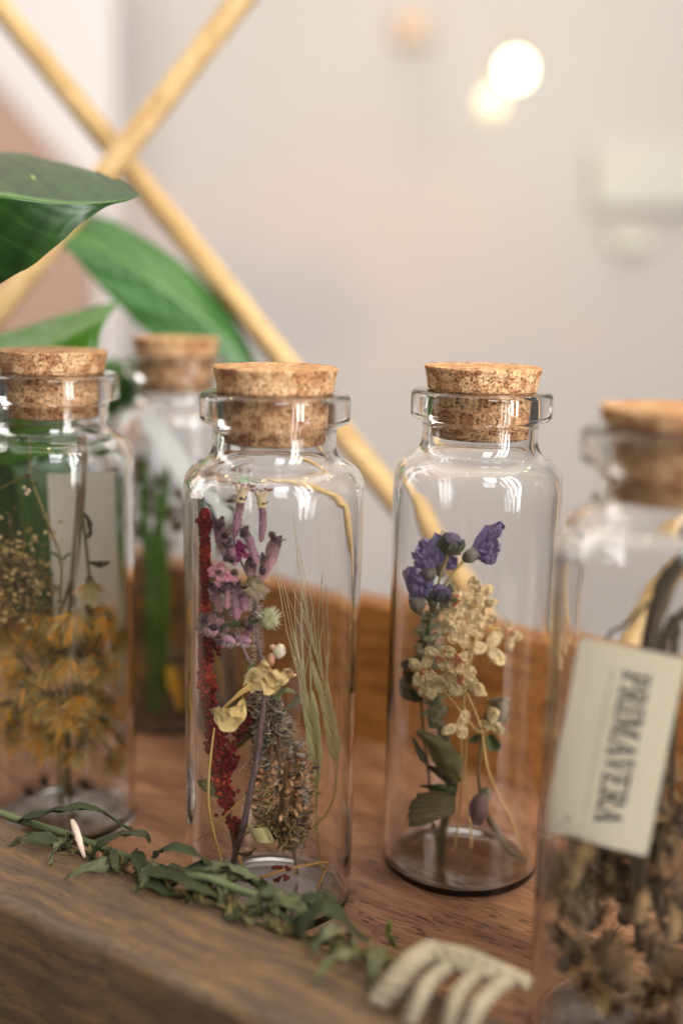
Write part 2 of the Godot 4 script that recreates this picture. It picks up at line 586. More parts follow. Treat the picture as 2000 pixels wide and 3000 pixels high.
	tuft(mb2, jp(k, 262, 1695, -6), Vector3(0.15, -1, 0), 5.5, 0.55, 90, 0.16, col(140, 128, 84), col(196, 182, 132), k)
	commit(mb2, "flower_tuft", M.petal, t).set_meta("kind", "stuff")
	# the wiry sprig with tiny buds
	var w := jpath(k, [[90, 1270, -6], [92, 1390, -6], [130, 1500, -7], [180, 1640, -7], [176, 1800, -6], [185, 1950, -4], [170, 2360, 2]])
	t = thing("wiry_budded_sprig", low(w), "thin wiry sprig with many tiny tan buds near green leaf", "dried sprig")
	stem(t, w, [0.1, 0.22, 0.28, 0.3, 0.25, 0.25, 0.3], col(120, 104, 64), col(100, 92, 58), "stem", 5)
	stem(t, jpath(k, [[92, 1390, -6], [50, 1405, -5], [0, 1432, -3]]), [0.2, 0.18, 0.12], col(132, 112, 62), col(120, 100, 60), "twig", 5)
	var bm := MB.new()
	var tm := MB.new()
	for i in 62:
		var a := jp(k, 80 + rng.randfn() * 38, 1725 + rng.randfn() * 75, rng.randf_range(-8, 4))
		var b := inside(k, a + Vector3(rng.randfn() * 0.002, rng.randf_range(0.002, 0.006), rng.randfn() * 0.002))
		tube(tm, [a, (a + b) / 2 + Vector3(rng.randfn(), 0, rng.randfn()) * 0.0006, b], [0.14, 0.1, 0.07], col(104, 90, 56), col(120, 104, 66), 4, 2)
		for q in 7:
			var e := inside(k, a.lerp(b, rng.randf()) + Vector3(rng.randfn(), rng.randfn(), rng.randfn()) * 0.0011)
			var dd := Vector3(rng.randfn(), rng.randfn(), rng.randfn())
			var c: Color = [col(190, 164, 120), col(150, 122, 80), col(96, 78, 52), col(70, 58, 44), col(150, 130, 70)][rng.randi_range(0, 4)]
			blob(bm, e, dd, rng.randf_range(0.5, 1.1), rng.randf_range(0.22, 0.42), c, jit(c, 0.3), 5, 4)
	for q in [[73, 1428], [80, 1445], [86, 1436]]:
		blob(bm, jp(k, q[0], q[1], -7), Vector3(1, 0.4, 0), 0.9, 0.42, col(196, 176, 146), col(150, 124, 96))
	for q in [[88, 1392], [178, 1642], [186, 1636], [82, 1388]]:
		blob(bm, jp(k, q[0], q[1], -6.5), Vector3(1, 1, 0), 1.0, 0.35, col(70, 54, 40), col(90, 70, 50))
	commit(tm, "twigs", M.stem, t).set_meta("kind", "stuff")
	commit(bm, "buds", M.plant, t).set_meta("kind", "stuff")
	for q in [[[178, 1640], [160, 1620], [150, 1615]], [[180, 1642], [195, 1625], [206, 1618]], [[100, 1790], [118, 1770], [104, 1745]], [[92, 1400], [100, 1415], [110, 1412]]]:
		leaf(t, jpath(k, q, -7), [0.1, 0.4, 0.08], Vector3(0, 0.6, 1), 0.2, col(72, 84, 44), col(86, 88, 52))
	# the plain tag on the far side
	t = thing("paper_tag", jp(k, 262, 1843, 8), "plain blank paper tag upright in bottle of yellow flowers", "tag", "paper tags in the bottles")
	card(t, "card", jp(k, 150, 1378, 8), jp(k, 372, 1374, 8), jp(k, 152, 1842, 8), jp(k, 374, 1846, 8), col(242, 234, 216))

func bottle_mixed() -> void:                                   # bottle 1: red spike, purple sprig, seed head, grass
	var k := 1
	# red spike
	var p := jpath(k, [[664, 2620, 1], [690, 2500, 1], [684, 2440, 0], [664, 2360, 0], [645, 2250, -1], [625, 2130, -1], [606, 1990, -1], [592, 1860, -1], [588, 1740, -1], [582, 1600, -1], [578, 1490, -1]])
	for i in p.size():
		p[i] = inside(k, p[i], 0.0115)
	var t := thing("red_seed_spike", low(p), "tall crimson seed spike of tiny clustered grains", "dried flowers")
	stem(t, p, [0.55, 0.6, 0.55, 0.5, 0.4, 0.35, 0.3, 0.22, 0.15], col(92, 70, 48), col(150, 84, 60))
	var pts := smooth(p, 12)
	var mb := MB.new()
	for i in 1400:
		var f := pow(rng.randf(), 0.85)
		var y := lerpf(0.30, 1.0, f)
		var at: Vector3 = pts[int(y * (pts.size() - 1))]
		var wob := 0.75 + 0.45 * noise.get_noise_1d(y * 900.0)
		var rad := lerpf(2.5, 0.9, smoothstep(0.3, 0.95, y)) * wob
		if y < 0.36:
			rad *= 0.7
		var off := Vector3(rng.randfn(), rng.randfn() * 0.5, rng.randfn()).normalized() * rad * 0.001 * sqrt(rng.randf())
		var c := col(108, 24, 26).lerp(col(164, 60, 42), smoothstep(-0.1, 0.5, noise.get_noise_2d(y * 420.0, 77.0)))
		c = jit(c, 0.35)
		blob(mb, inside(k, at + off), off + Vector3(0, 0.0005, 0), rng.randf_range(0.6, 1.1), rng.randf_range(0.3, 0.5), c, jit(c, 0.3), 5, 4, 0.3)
	for b in [[[655, 2250], [690, 2170], [735, 2075]], [[590, 1960], [620, 1895], [640, 1880]], [[640, 2250], [670, 2235], [680, 2228]], [[650, 2300], [665, 2320], [668, 2325]], [[660, 2390], [690, 2420], [700, 2440]], [[585, 1535], [600, 1530], [612, 1528]]]:
		var q := smooth(jpath(k, b, -1), 8)
		tube(mb, [q[0], q[8], q[-1]], [0.2, 0.15, 0.1], col(120, 60, 44), col(120, 50, 40), 4, 2)
		for i in 70:
			var c := jit(col(100, 20, 24), 0.35)
			blob(mb, inside(k, q[rng.randi_range(2, q.size() - 1)] + Vector3(rng.randfn(), rng.randfn(), rng.randfn()) * 0.0006), Vector3(rng.randfn(), 1, rng.randfn()), 0.8, 0.36, c, jit(c, 0.3), 5, 4, 0.3)
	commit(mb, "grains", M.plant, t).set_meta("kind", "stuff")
	leaf(t, jpath(k, [[660, 2345, 0], [625, 2315, -1], [598, 2300, -2], [572, 2285, -2]]), [0.3, 1.6, 1.5, 0.2], Vector3(0.5, 0.8, 0.3), 0.3, col(120, 112, 74), col(96, 92, 58))
	leaf(t, jpath(k, [[690, 2190, 2], [712, 2150, 1], [726, 2110, 1], [735, 2080, 2]]), [0.3, 1.5, 1.4, 0.2], Vector3(0.9, 0.2, 0.3), 0.3, col(110, 92, 44), col(92, 84, 44))
	# purple sprig
	p = jpath(k, [[661, 2625, -1], [676, 2560, -1], [691, 2497, -2], [712, 2428, -3], [733, 2317, -4], [753, 2221, -4], [765, 2120, -5], [776, 2020, -5], [768, 1950, -5], [754, 1860, -5], [752, 1780, -5], [755, 1722, -5]])
	t = thing("purple_flower_sprig", low(p), "sprig of pinkish purple tubular flowers on dark hairy stem", "dried flowers")
	stem(t, p, [0.72, 0.62, 0.58, 0.5, 0.45, 0.42, 0.4, 0.36], col(64, 46, 52), col(128, 104, 102), "stem", 7)
	stem(t, jpath(k, [[770, 2015, -5], [748, 1965, -5], [718, 1905, -5], [700, 1850, -5], [690, 1800, -5]]), [0.4, 0.36, 0.32, 0.3], col(128, 108, 104), col(140, 118, 112), "side_stem")
	stem(t, jpath(k, [[754, 1840, -5], [742, 1770, -5], [722, 1725, -5]]), [0.3, 0.25, 0.22], col(120, 100, 96), col(90, 72, 74), "side_stem")
	stem(t, jpath(k, [[752, 1730, -5], [715, 1660, -5], [690, 1600, -5], [686, 1575, -5]]), [0.22, 0.18, 0.2], col(104, 90, 84), col(80, 60, 62), "side_stem")
	var hairs := MB.new()
	for i in 420:
		var sp: Array = smooth(p.slice(6), 8)
		var at: Vector3 = sp[rng.randi_range(0, sp.size() - 1)] if i % 2 else jp(k, rng.randf_range(752, 760), rng.randf_range(1700, 1950), -5)
		var d := Vector3(rng.randfn(), rng.randfn() * 0.4, rng.randfn()).normalized()
		tube(hairs, [at + d * 0.0003, at + d * 0.0012], [0.03, 0.02], col(206, 192, 178), col(220, 206, 196), 3, 1)
	commit(hairs, "hairs", M.petal, t).set_meta("kind", "stuff")
	var tubes := [[[687, 1575], [697, 1520], [706, 1462], 1.05, 1], [[765, 1585], [770, 1530], [768, 1478], 1.0, 1], [[672, 1645], [655, 1590], [645, 1535], 1.55, 0], [[756, 1655], [742, 1610], [722, 1562], 1.15, 0], [[782, 1672], [795, 1625], [806, 1588], 1.75, 0], [[650, 1790], [640, 1755], [632, 1722], 1.35, 0], [[696, 1812], [695, 1768], [690, 1722], 1.6, 0], [[668, 1782], [668, 1750], [668, 1722], 0.9, 0], [[660, 1825], [632, 1818], [604, 1812], 1.35, 0], [[672, 1840], [650, 1840], [622, 1842], 1.2, 0], [[722, 1862], [728, 1835], [738, 1812], 1.1, 0], [[700, 1700], [672, 1690], [652, 1680], 1.2, 0], [[745, 1690], [735, 1672], [738, 1640], 1.5, 0], [[690, 1655], [684, 1630], [672, 1598], 1.2, 0], [[765, 1700], [778, 1668], [776, 1640], 1.3, 0], [[720, 1790], [716, 1758], [722, 1728], 1.2, 0], [[640, 1850], [618, 1846], [600, 1838], 1.1, 0], [[736, 1880], [716, 1870], [690, 1868], 1.1, 0], [[690, 1880], [668, 1868], [650, 1872], 1.0, 0]]
	for h in tubes:
		var q := jpath(k, [h[0], h[1], h[2]], rng.randf_range(-7, -2))
		var f := sub("flower", q[0], t)
		mb = MB.new()
		var pink := col(186, 134, 146)
		var dark := col(98, 72, 76)
		var rr: float = h[3] * 0.66
		tube(mb, q, [rr * 0.35, rr * 0.7, rr * 0.85, rr * 0.95, rr, rr * 0.9], jit(pink, 0.2), jit(dark, 0.2), 8, 4, 0.3)
		commit(mb, "tube", M.petal, f)
		mb = MB.new()
		for i in 90:
			var u: Vector3 = (q[2] - q[0]).normalized()
			var e := Vector3(rng.randfn(), rng.randfn(), rng.randfn()).cross(u).normalized()
			var b0: Vector3 = q[0].lerp(q[2], rng.randf()) + e * rr * 0.0007
			tube(mb, [b0, b0 + e * 0.0007 + u * 0.0003], [0.035, 0.02], col(206, 186, 184), col(220, 204, 200), 3, 1)
		commit(mb, "fuzz", M.petal, f).set_meta("kind", "stuff")
		var dir: Vector3 = (q[2] - q[1]).normalized()
		mb = MB.new()
		for i in 5:
			var w := TAU * i / 5 + rng.randf()
			var a := dir.cross(Vector3(0.3, 0.2, 1)).normalized()
			var e := a * cos(w) + dir.cross(a) * sin(w)
			var b0: Vector3 = q[2] + e * rr * 0.0007 - dir * 0.0002
			blade(mb, [b0, b0 + dir * 0.0009 + e * 0.0003, b0 + dir * 0.0013 + e * 0.0009], [rr * 0.5, rr * 0.45, 0.08], dir.cross(e), 0.4, dark, jit(col(52, 34, 40), 0.2), 2, 1)
		commit(mb, "calyx_teeth", M.plant, f)
		if h[4]:
			mb = MB.new()
			for i in 7:
				var w := TAU * i / 7
				var a := dir.cross(Vector3(0.3, 0.2, 1)).normalized()
				var e := a * cos(w) + dir.cross(a) * sin(w)
				var b0: Vector3 = q[2] + e * 0.00065
				blade(mb, [b0, b0 + dir * 0.0018 + e * 0.0002, b0 + dir * 0.0032 + e * 0.0009], [0.32, 0.36, 0.2], dir.cross(e), 0.3, col(222, 196, 140), col(232, 212, 184), 2, 1)
				blob(mb, b0 + dir * 0.0033 + e * 0.001, e, 0.8, 0.28, col(150, 92, 84), col(130, 80, 76), 5, 4)
			commit(mb, "stamens", M.petal, f)
	mb = MB.new()
	for q in [[664, 1565], [668, 1630], [797, 1566], [682, 1637], [770, 1668], [660, 1722], [666, 1712], [600, 1812], [628, 1836], [722, 1826], [732, 1835], [690, 1675], [643, 1536], [650, 1532], [714, 1556], [740, 1650]]:
		blob(mb, jp(k, q[0], q[1], -7), Vector3(rng.randfn(), 1, rng.randfn()), rng.randf_range(1.2, 2.2), rng.randf_range(0.45, 0.7), col(50, 36, 38), col(80, 58, 58))
	commit(mb, "dark_buds", M.plant, t).set_meta("kind", "stuff")
	var bloom := sub("flower", jp(k, 706, 1610, -6), t)
	petals(bloom, jp(k, 706, 1612, -6), Vector3(-0.3, 0.3, 1), 5, 1.9, 0.7, col(120, 34, 78), col(140, 50, 96), 0.4, k)
	bloom = sub("flower", jp(k, 646, 1678, -6), t)
	petals(bloom, jp(k, 648, 1680, -6), Vector3(-0.2, 0.2, 1), 4, 2.4, 1.0, col(206, 150, 158), col(206, 130, 160), 0.5, k)
	mb = MB.new()
	blob(mb, jp(k, 745, 1722, -6), Vector3(0.1, 1, 0), 3.2, 1.7, col(150, 120, 104), col(116, 110, 80), 11, 8, 0.6)
	blob(mb, jp(k, 748, 1702, -6), Vector3(0.1, 1, 0.3), 2.0, 1.3, col(110, 100, 66), col(126, 110, 80), 10, 7, 0.8)
	tuft(mb, jp(k, 745, 1722, -6), Vector3(0, -0.3, 0.5), 2.7, 1.8, 130, 0.05, col(176, 160, 140), col(216, 200, 180), k)
	commit(mb, "calyx_cup", M.plant, t)
	mb = MB.new()
	blob(mb, jp(k, 786, 1812, -6), Vector3(1, 0.4, 0), 3.0, 1.5, col(136, 138, 98), col(170, 170, 132), 11, 8, 0.7)
	tuft(mb, jp(k, 786, 1812, -6), Vector3(0.5, 1, 0.4), 2.5, 1.8, 260, 0.06, col(176, 176, 146), col(206, 204, 178), k)
	commit(mb, "woolly_bud", M.plant, t)
	leaf(t, jpath(k, [[764, 1815, -6], [700, 1828, -6], [664, 1832, -6], [650, 1848, -6]]), [0.2, 0.7, 0.6, 0.1], Vector3(0, 1, 0.5), 0.3, col(84, 86, 60), col(70, 74, 52))
	# the curled green leaf and the rolled one
	leaf(t, jpath(k, [[800, 2042, -6], [832, 2018, -7], [860, 2022, -8], [872, 2038, -7], [856, 2062, -5], [828, 2080, -4]]), [0.6, 1.1, 1.3, 1.1, 0.8, 0.3], Vector3(0.3, 0.2, 1), 0.2, col(126, 136, 96), col(110, 118, 84))
	leaf(t, jpath(k, [[748, 2020, -6], [742, 1985, -6], [730, 1960, -6], [752, 1930, -6]]), [0.2, 0.9, 0.8, 0.1], Vector3(0.8, 0.2, 1), 0.4, col(110, 120, 88), col(130, 138, 104))
	# seed head
	p = jpath(k, [[776, 2030, 0], [786, 2090, 0], [806, 2160, 0], [824, 2230, 0], [830, 2310, 0], [828, 2390, 0], [838, 2440, 0], [856, 2480, 1], [870, 2610, 4]])
	t = thing("brown_seed_head", low(p), "dense brown bristly seed head with grey upper part", "dried flowers")
	stem(t, p, [0.4, 0.6, 0.7, 0.7, 0.6, 0.5, 0.4, 0.4, 0.3], col(96, 72, 50), col(110, 80, 54))
	pts = smooth(p, 12)
	mb = MB.new()
	var cap := 7 * 12
	for i in 1500:
		var f := rng.randf()
		var at: Vector3 = pts[int(f * cap)]
		var rad := sampled([1.9, 3.0, 4.1, 5.0, 5.6, 5.6, 3.6, 1.0], f) * (0.9 + 0.25 * noise.get_noise_1d(f * 700.0))
		var ang := rng.randf() * TAU
		var d := Vector3(cos(ang), rng.randf_range(-0.25, 0.5), sin(ang)).normalized()
		var b0 := at + d * rad * 0.001 * rng.randf_range(0.35, 0.8)
		var b1 := inside(k, at + d * rad * 0.001 * rng.randf_range(0.85, 1.12) + Vector3(rng.randfn(), rng.randfn(), rng.randfn()) * 0.0003)
		var ca: Color
		var zone := f + rng.randf_range(-0.06, 0.06)
		if zone < 0.42:
			ca = [col(126, 112, 104), col(96, 84, 76), col(160, 148, 134), col(84, 72, 66)][rng.randi_range(0, 3)]
		elif zone < 0.62:
			ca = [col(176, 128, 84), col(150, 104, 66), col(104, 86, 58), col(196, 156, 112)][rng.randi_range(0, 3)]
		else:
			ca = [col(124, 98, 62), col(92, 76, 50), col(150, 116, 74), col(82, 66, 50), col(112, 96, 54)][rng.randi_range(0, 4)]
		if rng.randf() < 0.6:
			blob(mb, b1 - d * 0.0003, d + Vector3(0, rng.randf_range(-0.4, 0.8), 0), rng.randf_range(1.0, 1.9), rng.randf_range(0.26, 0.42), jit(ca, 0.25), jit(ca, 0.25), 5, 4)
		else:
			var cu := Vector3(rng.randfn(), rng.randfn(), rng.randfn()) * 0.0008
			tube(mb, [b0, b1, inside(k, b1 + d * 0.0004 + cu)], [0.14, 0.12, 0.07], jit(ca, 0.3), jit(col(170, 146, 104), 0.3), 4, 2)
	commit(mb, "florets", M.plant, t).set_meta("kind", "stuff")
	mb = MB.new()
	for i in 260:
		var a := rng.randf() * TAU
		var at := jp(k, 773 + rng.randf_range(-12, 14), 2035 + rng.randf_range(-14, 40), 0)
		var d := Vector3(cos(a), rng.randf_range(0, 0.8), sin(a))
		tube(mb, [at, at + d * 0.0028], [0.05, 0.03], col(130, 100, 92), col(150, 124, 112), 3, 1)
	commit(mb, "fuzz", M.plant, t).set_meta("kind", "stuff")
	mb = MB.new()
	for i in 60:
		var at := jp(k, 860 + rng.randf_range(-40, 50), 2440 + rng.randf_range(-30, 40), rng.randf_range(-3, 3))
		tube(mb, [at, at + Vector3(rng.randfn(), rng.randfn(), rng.randfn()) * 0.0012], [0.1, 0.06], col(80, 58, 54), col(96, 70, 60), 4, 1)
	commit(mb, "loose_calyxes", M.plant, t).set_meta("kind", "stuff")
	# cream petals
	p = jpath(k, [[652, 2078, -7], [692, 2040, -7], [735, 2012, -7]])
	t = thing("cream_petal_sprig", low(p), "two papery cream petals joined by thin tan stalk", "dried petals")
	stem(t, p, [0.25, 0.3, 0.35], col(196, 160, 92), col(206, 172, 104), "stalk", 5)
	stem(t, jpath(k, [[660, 2074, -7], [700, 2028, -8], [732, 2006, -8]]), [0.2, 0.2, 0.25], col(190, 152, 88), col(200, 168, 100), "stalk", 5)
	var cream := col(228, 202, 142)
	leaf(t, jpath(k, [[726, 2006, -7], [760, 1985, -8], [800, 1985, -8], [842, 1975, -8]]), [0.9, 2.6, 2.2, 0.9], Vector3(0.2, 1, 0.35), 0.25, cream, col(220, 190, 130), "petal", 2.0, 0.0, "petal")
	leaf(t, jpath(k, [[776, 1990, -7], [774, 1960, -8], [772, 1928, -8]]), [1.2, 1.3, 0.15], Vector3(1, 0, 0.3), 0.4, cream, col(224, 198, 140), "petal", 1.5, 0.0, "petal")
	leaf(t, jpath(k, [[800, 1985, -7], [806, 2005, -8], [802, 2026, -8]]), [1.4, 1.1, 0.2], Vector3(1, 0, 0.3), 0.4, cream, col(216, 186, 120), "petal", 1.0, 0.0, "petal")
	leaf(t, jpath(k, [[828, 1978, -7], [846, 1962, -8], [852, 1972, -8], [836, 1982, -7]]), [0.6, 1.0, 0.9, 0.4], Vector3(0.2, 1, 0.6), 0.6, col(232, 206, 156), col(206, 160, 120), "petal", 1.0, 0.0, "petal")
	leaf(t, jpath(k, [[622, 2080, -7], [650, 2090, -8], [680, 2098, -8], [700, 2080, -8], [718, 2048, -8]]), [0.5, 1.6, 2.4, 1.6, 0.1], Vector3(-0.1, 1, 0.3), 0.25, cream, col(214, 184, 116), "petal", 1.8, 0.0, "petal")
	mb = MB.new()
	blob(mb, jp(k, 818, 1905, -7), Vector3(0.2, 1, 0), 2.6, 1.05, col(236, 226, 206), col(226, 208, 176), 8, 6)
	blob(mb, jp(k, 800, 1894, -7), Vector3(-1, 0.4, 0), 1.3, 0.5, col(196, 140, 116), col(216, 180, 150))
	blob(mb, jp(k, 793, 1930, -7), Vector3(0.1, 1, 0), 2.4, 0.75, col(150, 100, 80), col(196, 150, 120))
	commit(mb, "bud", M.petal, t)
	# rolled leaf
	p = jpath(k, [[752, 2418, -4], [766, 2440, -4], [776, 2462, -4]])
	t = thing("rolled_pale_leaf", low(p), "small pale green leaf rolled into an open tube under seed head", "dried leaf")
	mb = MB.new()
	var P := []
	var C := []
	for i in 5:
		var row := []
		var f := i / 4.0
		var m: Vector3 = p[0].lerp(p[2], f)
		for j in 15:
			var a := TAU * 1.12 * j / 14.0
			var r := 0.0016 + 0.00035 * j / 14.0
			row.append(m + Vector3(cos(a) * r, sin(a) * r * 0.35, sin(a) * r))
		P.append(row)
		C.append(jit(col(176, 166, 116), 0.12))
	grid(mb, P, C)
	commit(mb, "leaf", M.petal, t)
	stem(t, [p[0], inside(k, p[0] + Vector3(-0.003, -0.002, 0.001)), jp(k, 700, 2480, -3), jp(k, 672, 2600, 0)], [0.25, 0.2, 0.25, 0.3], col(84, 62, 50), col(70, 52, 46), "stalk", 5)
	leaf(t, jpath(k, [[690, 2490, -3], [720, 2500, -4], [750, 2480, -4]]), [0.1, 0.5, 0.1], Vector3(0, 1, 0.3), 0.3, col(84, 70, 50), col(96, 74, 54), "bract")
	# grass
	for g in [{"s": [[945, 2640], [940, 2520], [930, 2400], [932, 2300]], "b": [[932, 2310], [926, 2180], [908, 2060], [888, 1960]], "tips": [[853, 1800], [828, 1680], [800, 1560], [880, 1700], [905, 1780], [870, 1600]], "label": "straight green straw-coloured grass ear with long fine awns"}, {"s": [[900, 2440], [950, 2395], [984, 2330], [993, 2235]], "b": [[993, 2235], [978, 2140], [955, 2030], [920, 1900]], "tips": [[885, 1760], [838, 1700], [850, 1500], [940, 1640], [970, 1850], [960, 1700]], "label": "grass ear with long fine awns on a stalk curved at its foot"}]:
		var sp := jpath(k, g.s, 4)
		if g.s[0][1] < 2600:
			sp.push_front(jp(k, 860, 2600, 3))
		var gt := thing("grass_ear", low(sp), g.label, "dried grass", "dried grass ears in the bottle of mixed flowers")
		stem(gt, sp, [0.22, 0.22, 0.2, 0.2], col(150, 122, 66), col(150, 140, 84), "stalk", 5)
		var body := smooth(jpath(k, g.b, 4), 6)
		for i in 7:
			var f := i / 7.0
			var a: Vector3 = body[int(f * (body.size() - 8))]
			var b: Vector3 = body[int(f * (body.size() - 8)) + 7]
			var sd := (1 if i % 2 else -1) * 0.0007
			mb = MB.new()
			blade(mb, [a, a.lerp(b, 0.5) + Vector3(sd, 0, 0.0002), b + Vector3(sd * 1.3, 0, 0)], [0.3, 0.62, 0.1], Vector3(1, 0, 0.4 * sd * 1000), 0.6, col(150, 142, 92), col(196, 186, 140), 4, 2)
			commit(mb, "husk", M.petal, gt)
		for i in 12:
			var tip: Array = g.tips[i % g.tips.size()]
			var a: Vector3 = body[rng.randi_range(8, body.size() - 1)]
			var e := jp(k, tip[0] + rng.randf_range(-14, 14), tip[1] + rng.randf_range(-20, 60), 4 + rng.randf_range(-3, 3))
			mb = MB.new()
			tube(mb, [a, a.lerp(e, 0.5) + Vector3(rng.randfn() * 0.0005, 0, 0), e], [0.13, 0.09, 0.03], col(186, 176, 128), col(190, 176, 140), 4, 4)
			commit(mb, "awn", M.petal, gt)
	# loose straws
	p = jpath(k, [[632, 2130, -8], [622, 2220, -8], [616, 2330, -8], [626, 2420, -7], [650, 2520, -5], [670, 2610, -3], [680, 2660, -2]])
	t = thing("yellow_straw", low(p), "thin upright yellow straw in front of red spike", "straw")
	stem(t, p, [0.16, 0.2, 0.22, 0.2, 0.2, 0.2], col(196, 168, 96), col(170, 136, 78), "stalk", 6)
	p = jpath(k, [[700, 2505, -4], [722, 2560, -6], [736, 2576, -7], [770, 2566, -8], [830, 2545, -8], [900, 2530, -6], [955, 2524, -4], [938, 2570, -5], [925, 2600, -5]])
	t = thing("bent_brown_straw", low(p), "brown straw bent in a zigzag near bottle base", "straw")
	stem(t, p, [0.3, 0.32, 0.3, 0.3, 0.3, 0.28, 0.26, 0.25], col(140, 100, 56), col(160, 122, 70), "stalk", 6)
	mb = MB.new()
	for i in 16:
		blob(mb, jp(k, 826 + rng.randf_range(-26, 20), 2548 + rng.randf_range(-14, 28), -8), Vector3(rng.randfn(), 1, 0), 0.9, 0.32, col(78, 24, 20), col(96, 40, 28), 5, 4)
	commit(mb, "red_grains", M.plant, t).set_meta("kind", "stuff")
	p = jpath(k, [[568, 2462, -2], [640, 2405, -3], [716, 2335, -4]])
	t = thing("slanting_straw", low(p), "short thin tan straw slanting across the red spike's foot", "straw")
	stem(t, p, [0.16, 0.2, 0.22], col(150, 112, 66), col(160, 124, 74), "stalk", 5)

func bottle_lavender() -> void:                                # bottle 2: violet spray, cream flowers, lobed leaf
	var k := 2
	var violet := col(150, 138, 174)
	var plum := col(106, 90, 128)
	var sage := col(136, 130, 98)
	var deep := col(108, 106, 78)
	var p := jpath(k, [[1290, 2500, 0], [1300, 2420, 0], [1318, 2300, 0], [1300, 2180, 0], [1278, 2080, -1], [1256, 1980, -2], [1248, 1900, -2], [1258, 1830, -3], [1266, 1770, -3]])
	p.push_front(jp(k, 1282, 2545, 0))
	var t := thing("violet_flower_sprig", low(p), "sprig of violet blossoms with sage green leaflets", "dried flowers")
	stem(t, p, [0.6, 0.7, 0.8, 0.8, 0.8, 0.7, 0.6, 0.5, 0.4], col(70, 70, 48), col(92, 92, 66), "stem", 7)
	# blossoms: [calyx foot, calyx top, petal tips...]
	var fl := [
		{"c": [[1262, 1700], [1258, 1660]], "r": 1.7, "p": [[1240, 1580], [1283, 1562], [1212, 1612], [1225, 1625], [1272, 1600]], "d": -5.0, "dark": 0.0},
		{"c": [[1290, 1690], [1295, 1650]], "r": 1.3, "p": [[1335, 1652], [1330, 1665], [1312, 1590], [1322, 1622]], "d": -2.0, "dark": 0.1},
		{"c": [[1232, 1790], [1222, 1745]], "r": 2.0, "p": [[1188, 1662], [1195, 1690], [1250, 1705], [1215, 1680], [1240, 1668], [1226, 1740]], "d": -6.0, "dark": 0.35},
		{"c": [[1356, 1642], [1396, 1612]], "r": 1.7, "p": [[1472, 1532], [1470, 1540], [1462, 1588], [1460, 1606], [1440, 1640], [1452, 1622]], "d": -4.0, "dark": 0.3},
	]
	for f in fl:
		var a := jp(k, f.c[0][0], f.c[0][1], f.d)
		var b := jp(k, f.c[1][0], f.c[1][1], f.d)
		var o := sub("flower", a, t)
		var mb := MB.new()
		tube(mb, [a, a.lerp(b, 0.35), b], [0.3, f.r * 0.75, f.r * 0.65], deep, sage.lerp(plum, 0.4), 9, 4, 0.3)
		commit(mb, "calyx", M.plant, o)
		for q in f.p:
			var e := jp(k, q[0], q[1], f.d + rng.randf_range(-2.5, 1.5))
			var m := b.lerp(e, 0.5) + Vector3(rng.randfn(), rng.randfn(), -0.4) * 0.0004
			mb = MB.new()
			var cc := violet.lerp(plum, f.dark + rng.randf_range(0, 0.3))
			blade(mb, [b - (e - b) * 0.2, m, e], [0.9, 1.2, rng.randf_range(1.2, 1.7), 0.5], (e - b).cross(Vector3(rng.randf_range(-0.4, 0.4), rng.randf_range(-0.4, 0.4), 1)), 0.3, cc.lerp(plum, 0.3), cc, 5, 4, 1.6)
			commit(mb, "petal", M.petal, o)
	# closed buds
	for q in [[[1312, 1622], [1325, 1592], [1332, 1562], 2.0, col(104, 108, 74), col(96, 84, 110)], [[1284, 1760], [1290, 1735], [1294, 1712], 1.65, col(84, 82, 64), plum]]:
		var mb := MB.new()
		var a := jp(k, q[0][0], q[0][1], -6)
		var b := jp(k, q[2][0], q[2][1], -6)
		tube(mb, [a, a.lerp(b, 0.3) + Vector3(0.0002, 0, 0), a.lerp(b, 0.75), b], [0.4, q[3] * 0.85, q[3], q[3] * 0.85, q[3] * 0.35], q[4], q[5], 11, 4, 0.55)
		for i in 7:
			var w := TAU * i / 7 + rng.randf() * 0.5
			var u := (b - a).normalized()
			var e := u.cross(Vector3(0, 0.2, 1)).normalized().rotated(u, w)
			var l := b - a
			blade(mb, [a + e * 0.0004, a + l * 0.35 + e * 0.00105 * q[3], a + l * rng.randf_range(0.65, 1.0) + e * 0.0011 * q[3]], [0.3, 0.75, 0.1], u.cross(e), -0.3, q[4], jit(q[4].lerp(q[5], 0.5), 0.2), 3, 2, 0.5)
		commit(mb, "bud", M.plant, t)
	stem(t, jpath(k, [[1312, 1625, -6], [1300, 1660, -6], [1285, 1712, -6], [1268, 1790, -4]]), [0.26, 0.22, 0.24], col(170, 146, 92), col(120, 110, 74), "flower_stalk", 5)
	stem(t, jpath(k, [[1356, 1642, -4], [1330, 1675, -5], [1300, 1718, -6], [1272, 1790, -4]]), [0.3, 0.24, 0.24], col(160, 140, 88), col(116, 106, 72), "flower_stalk", 5)
	stem(t, jpath(k, [[1216, 1650, -5], [1222, 1640, -5], [1230, 1655, -5]]), [0.16, 0.16, 0.1], plum, plum, "stamen", 4)
	# sepals and leaflets round the stem
	for q in [[1235, 1800, -0.7, 0.7, 2.6], [1258, 1760, -0.3, 1, 2.6], [1308, 1745, 0.35, 1, 2.8], [1290, 1780, 0.7, 0.5, 2.6], [1262, 1775, 0.1, 1, 2.0], [1310, 1760, 0.8, 0.4, 2.2]]:
		var a := jp(k, q[0], q[1], -5)
		leaf(t, [a, inside(k, a + Vector3(q[2], q[3], 0.3) * 0.0012), inside(k, a + Vector3(q[2], q[3], 0.1) * 0.001 * q[4])], [0.4, 0.9, 0.08], Vector3(1, 0.2, 0.2), 0.6, deep, sage, "sepal")
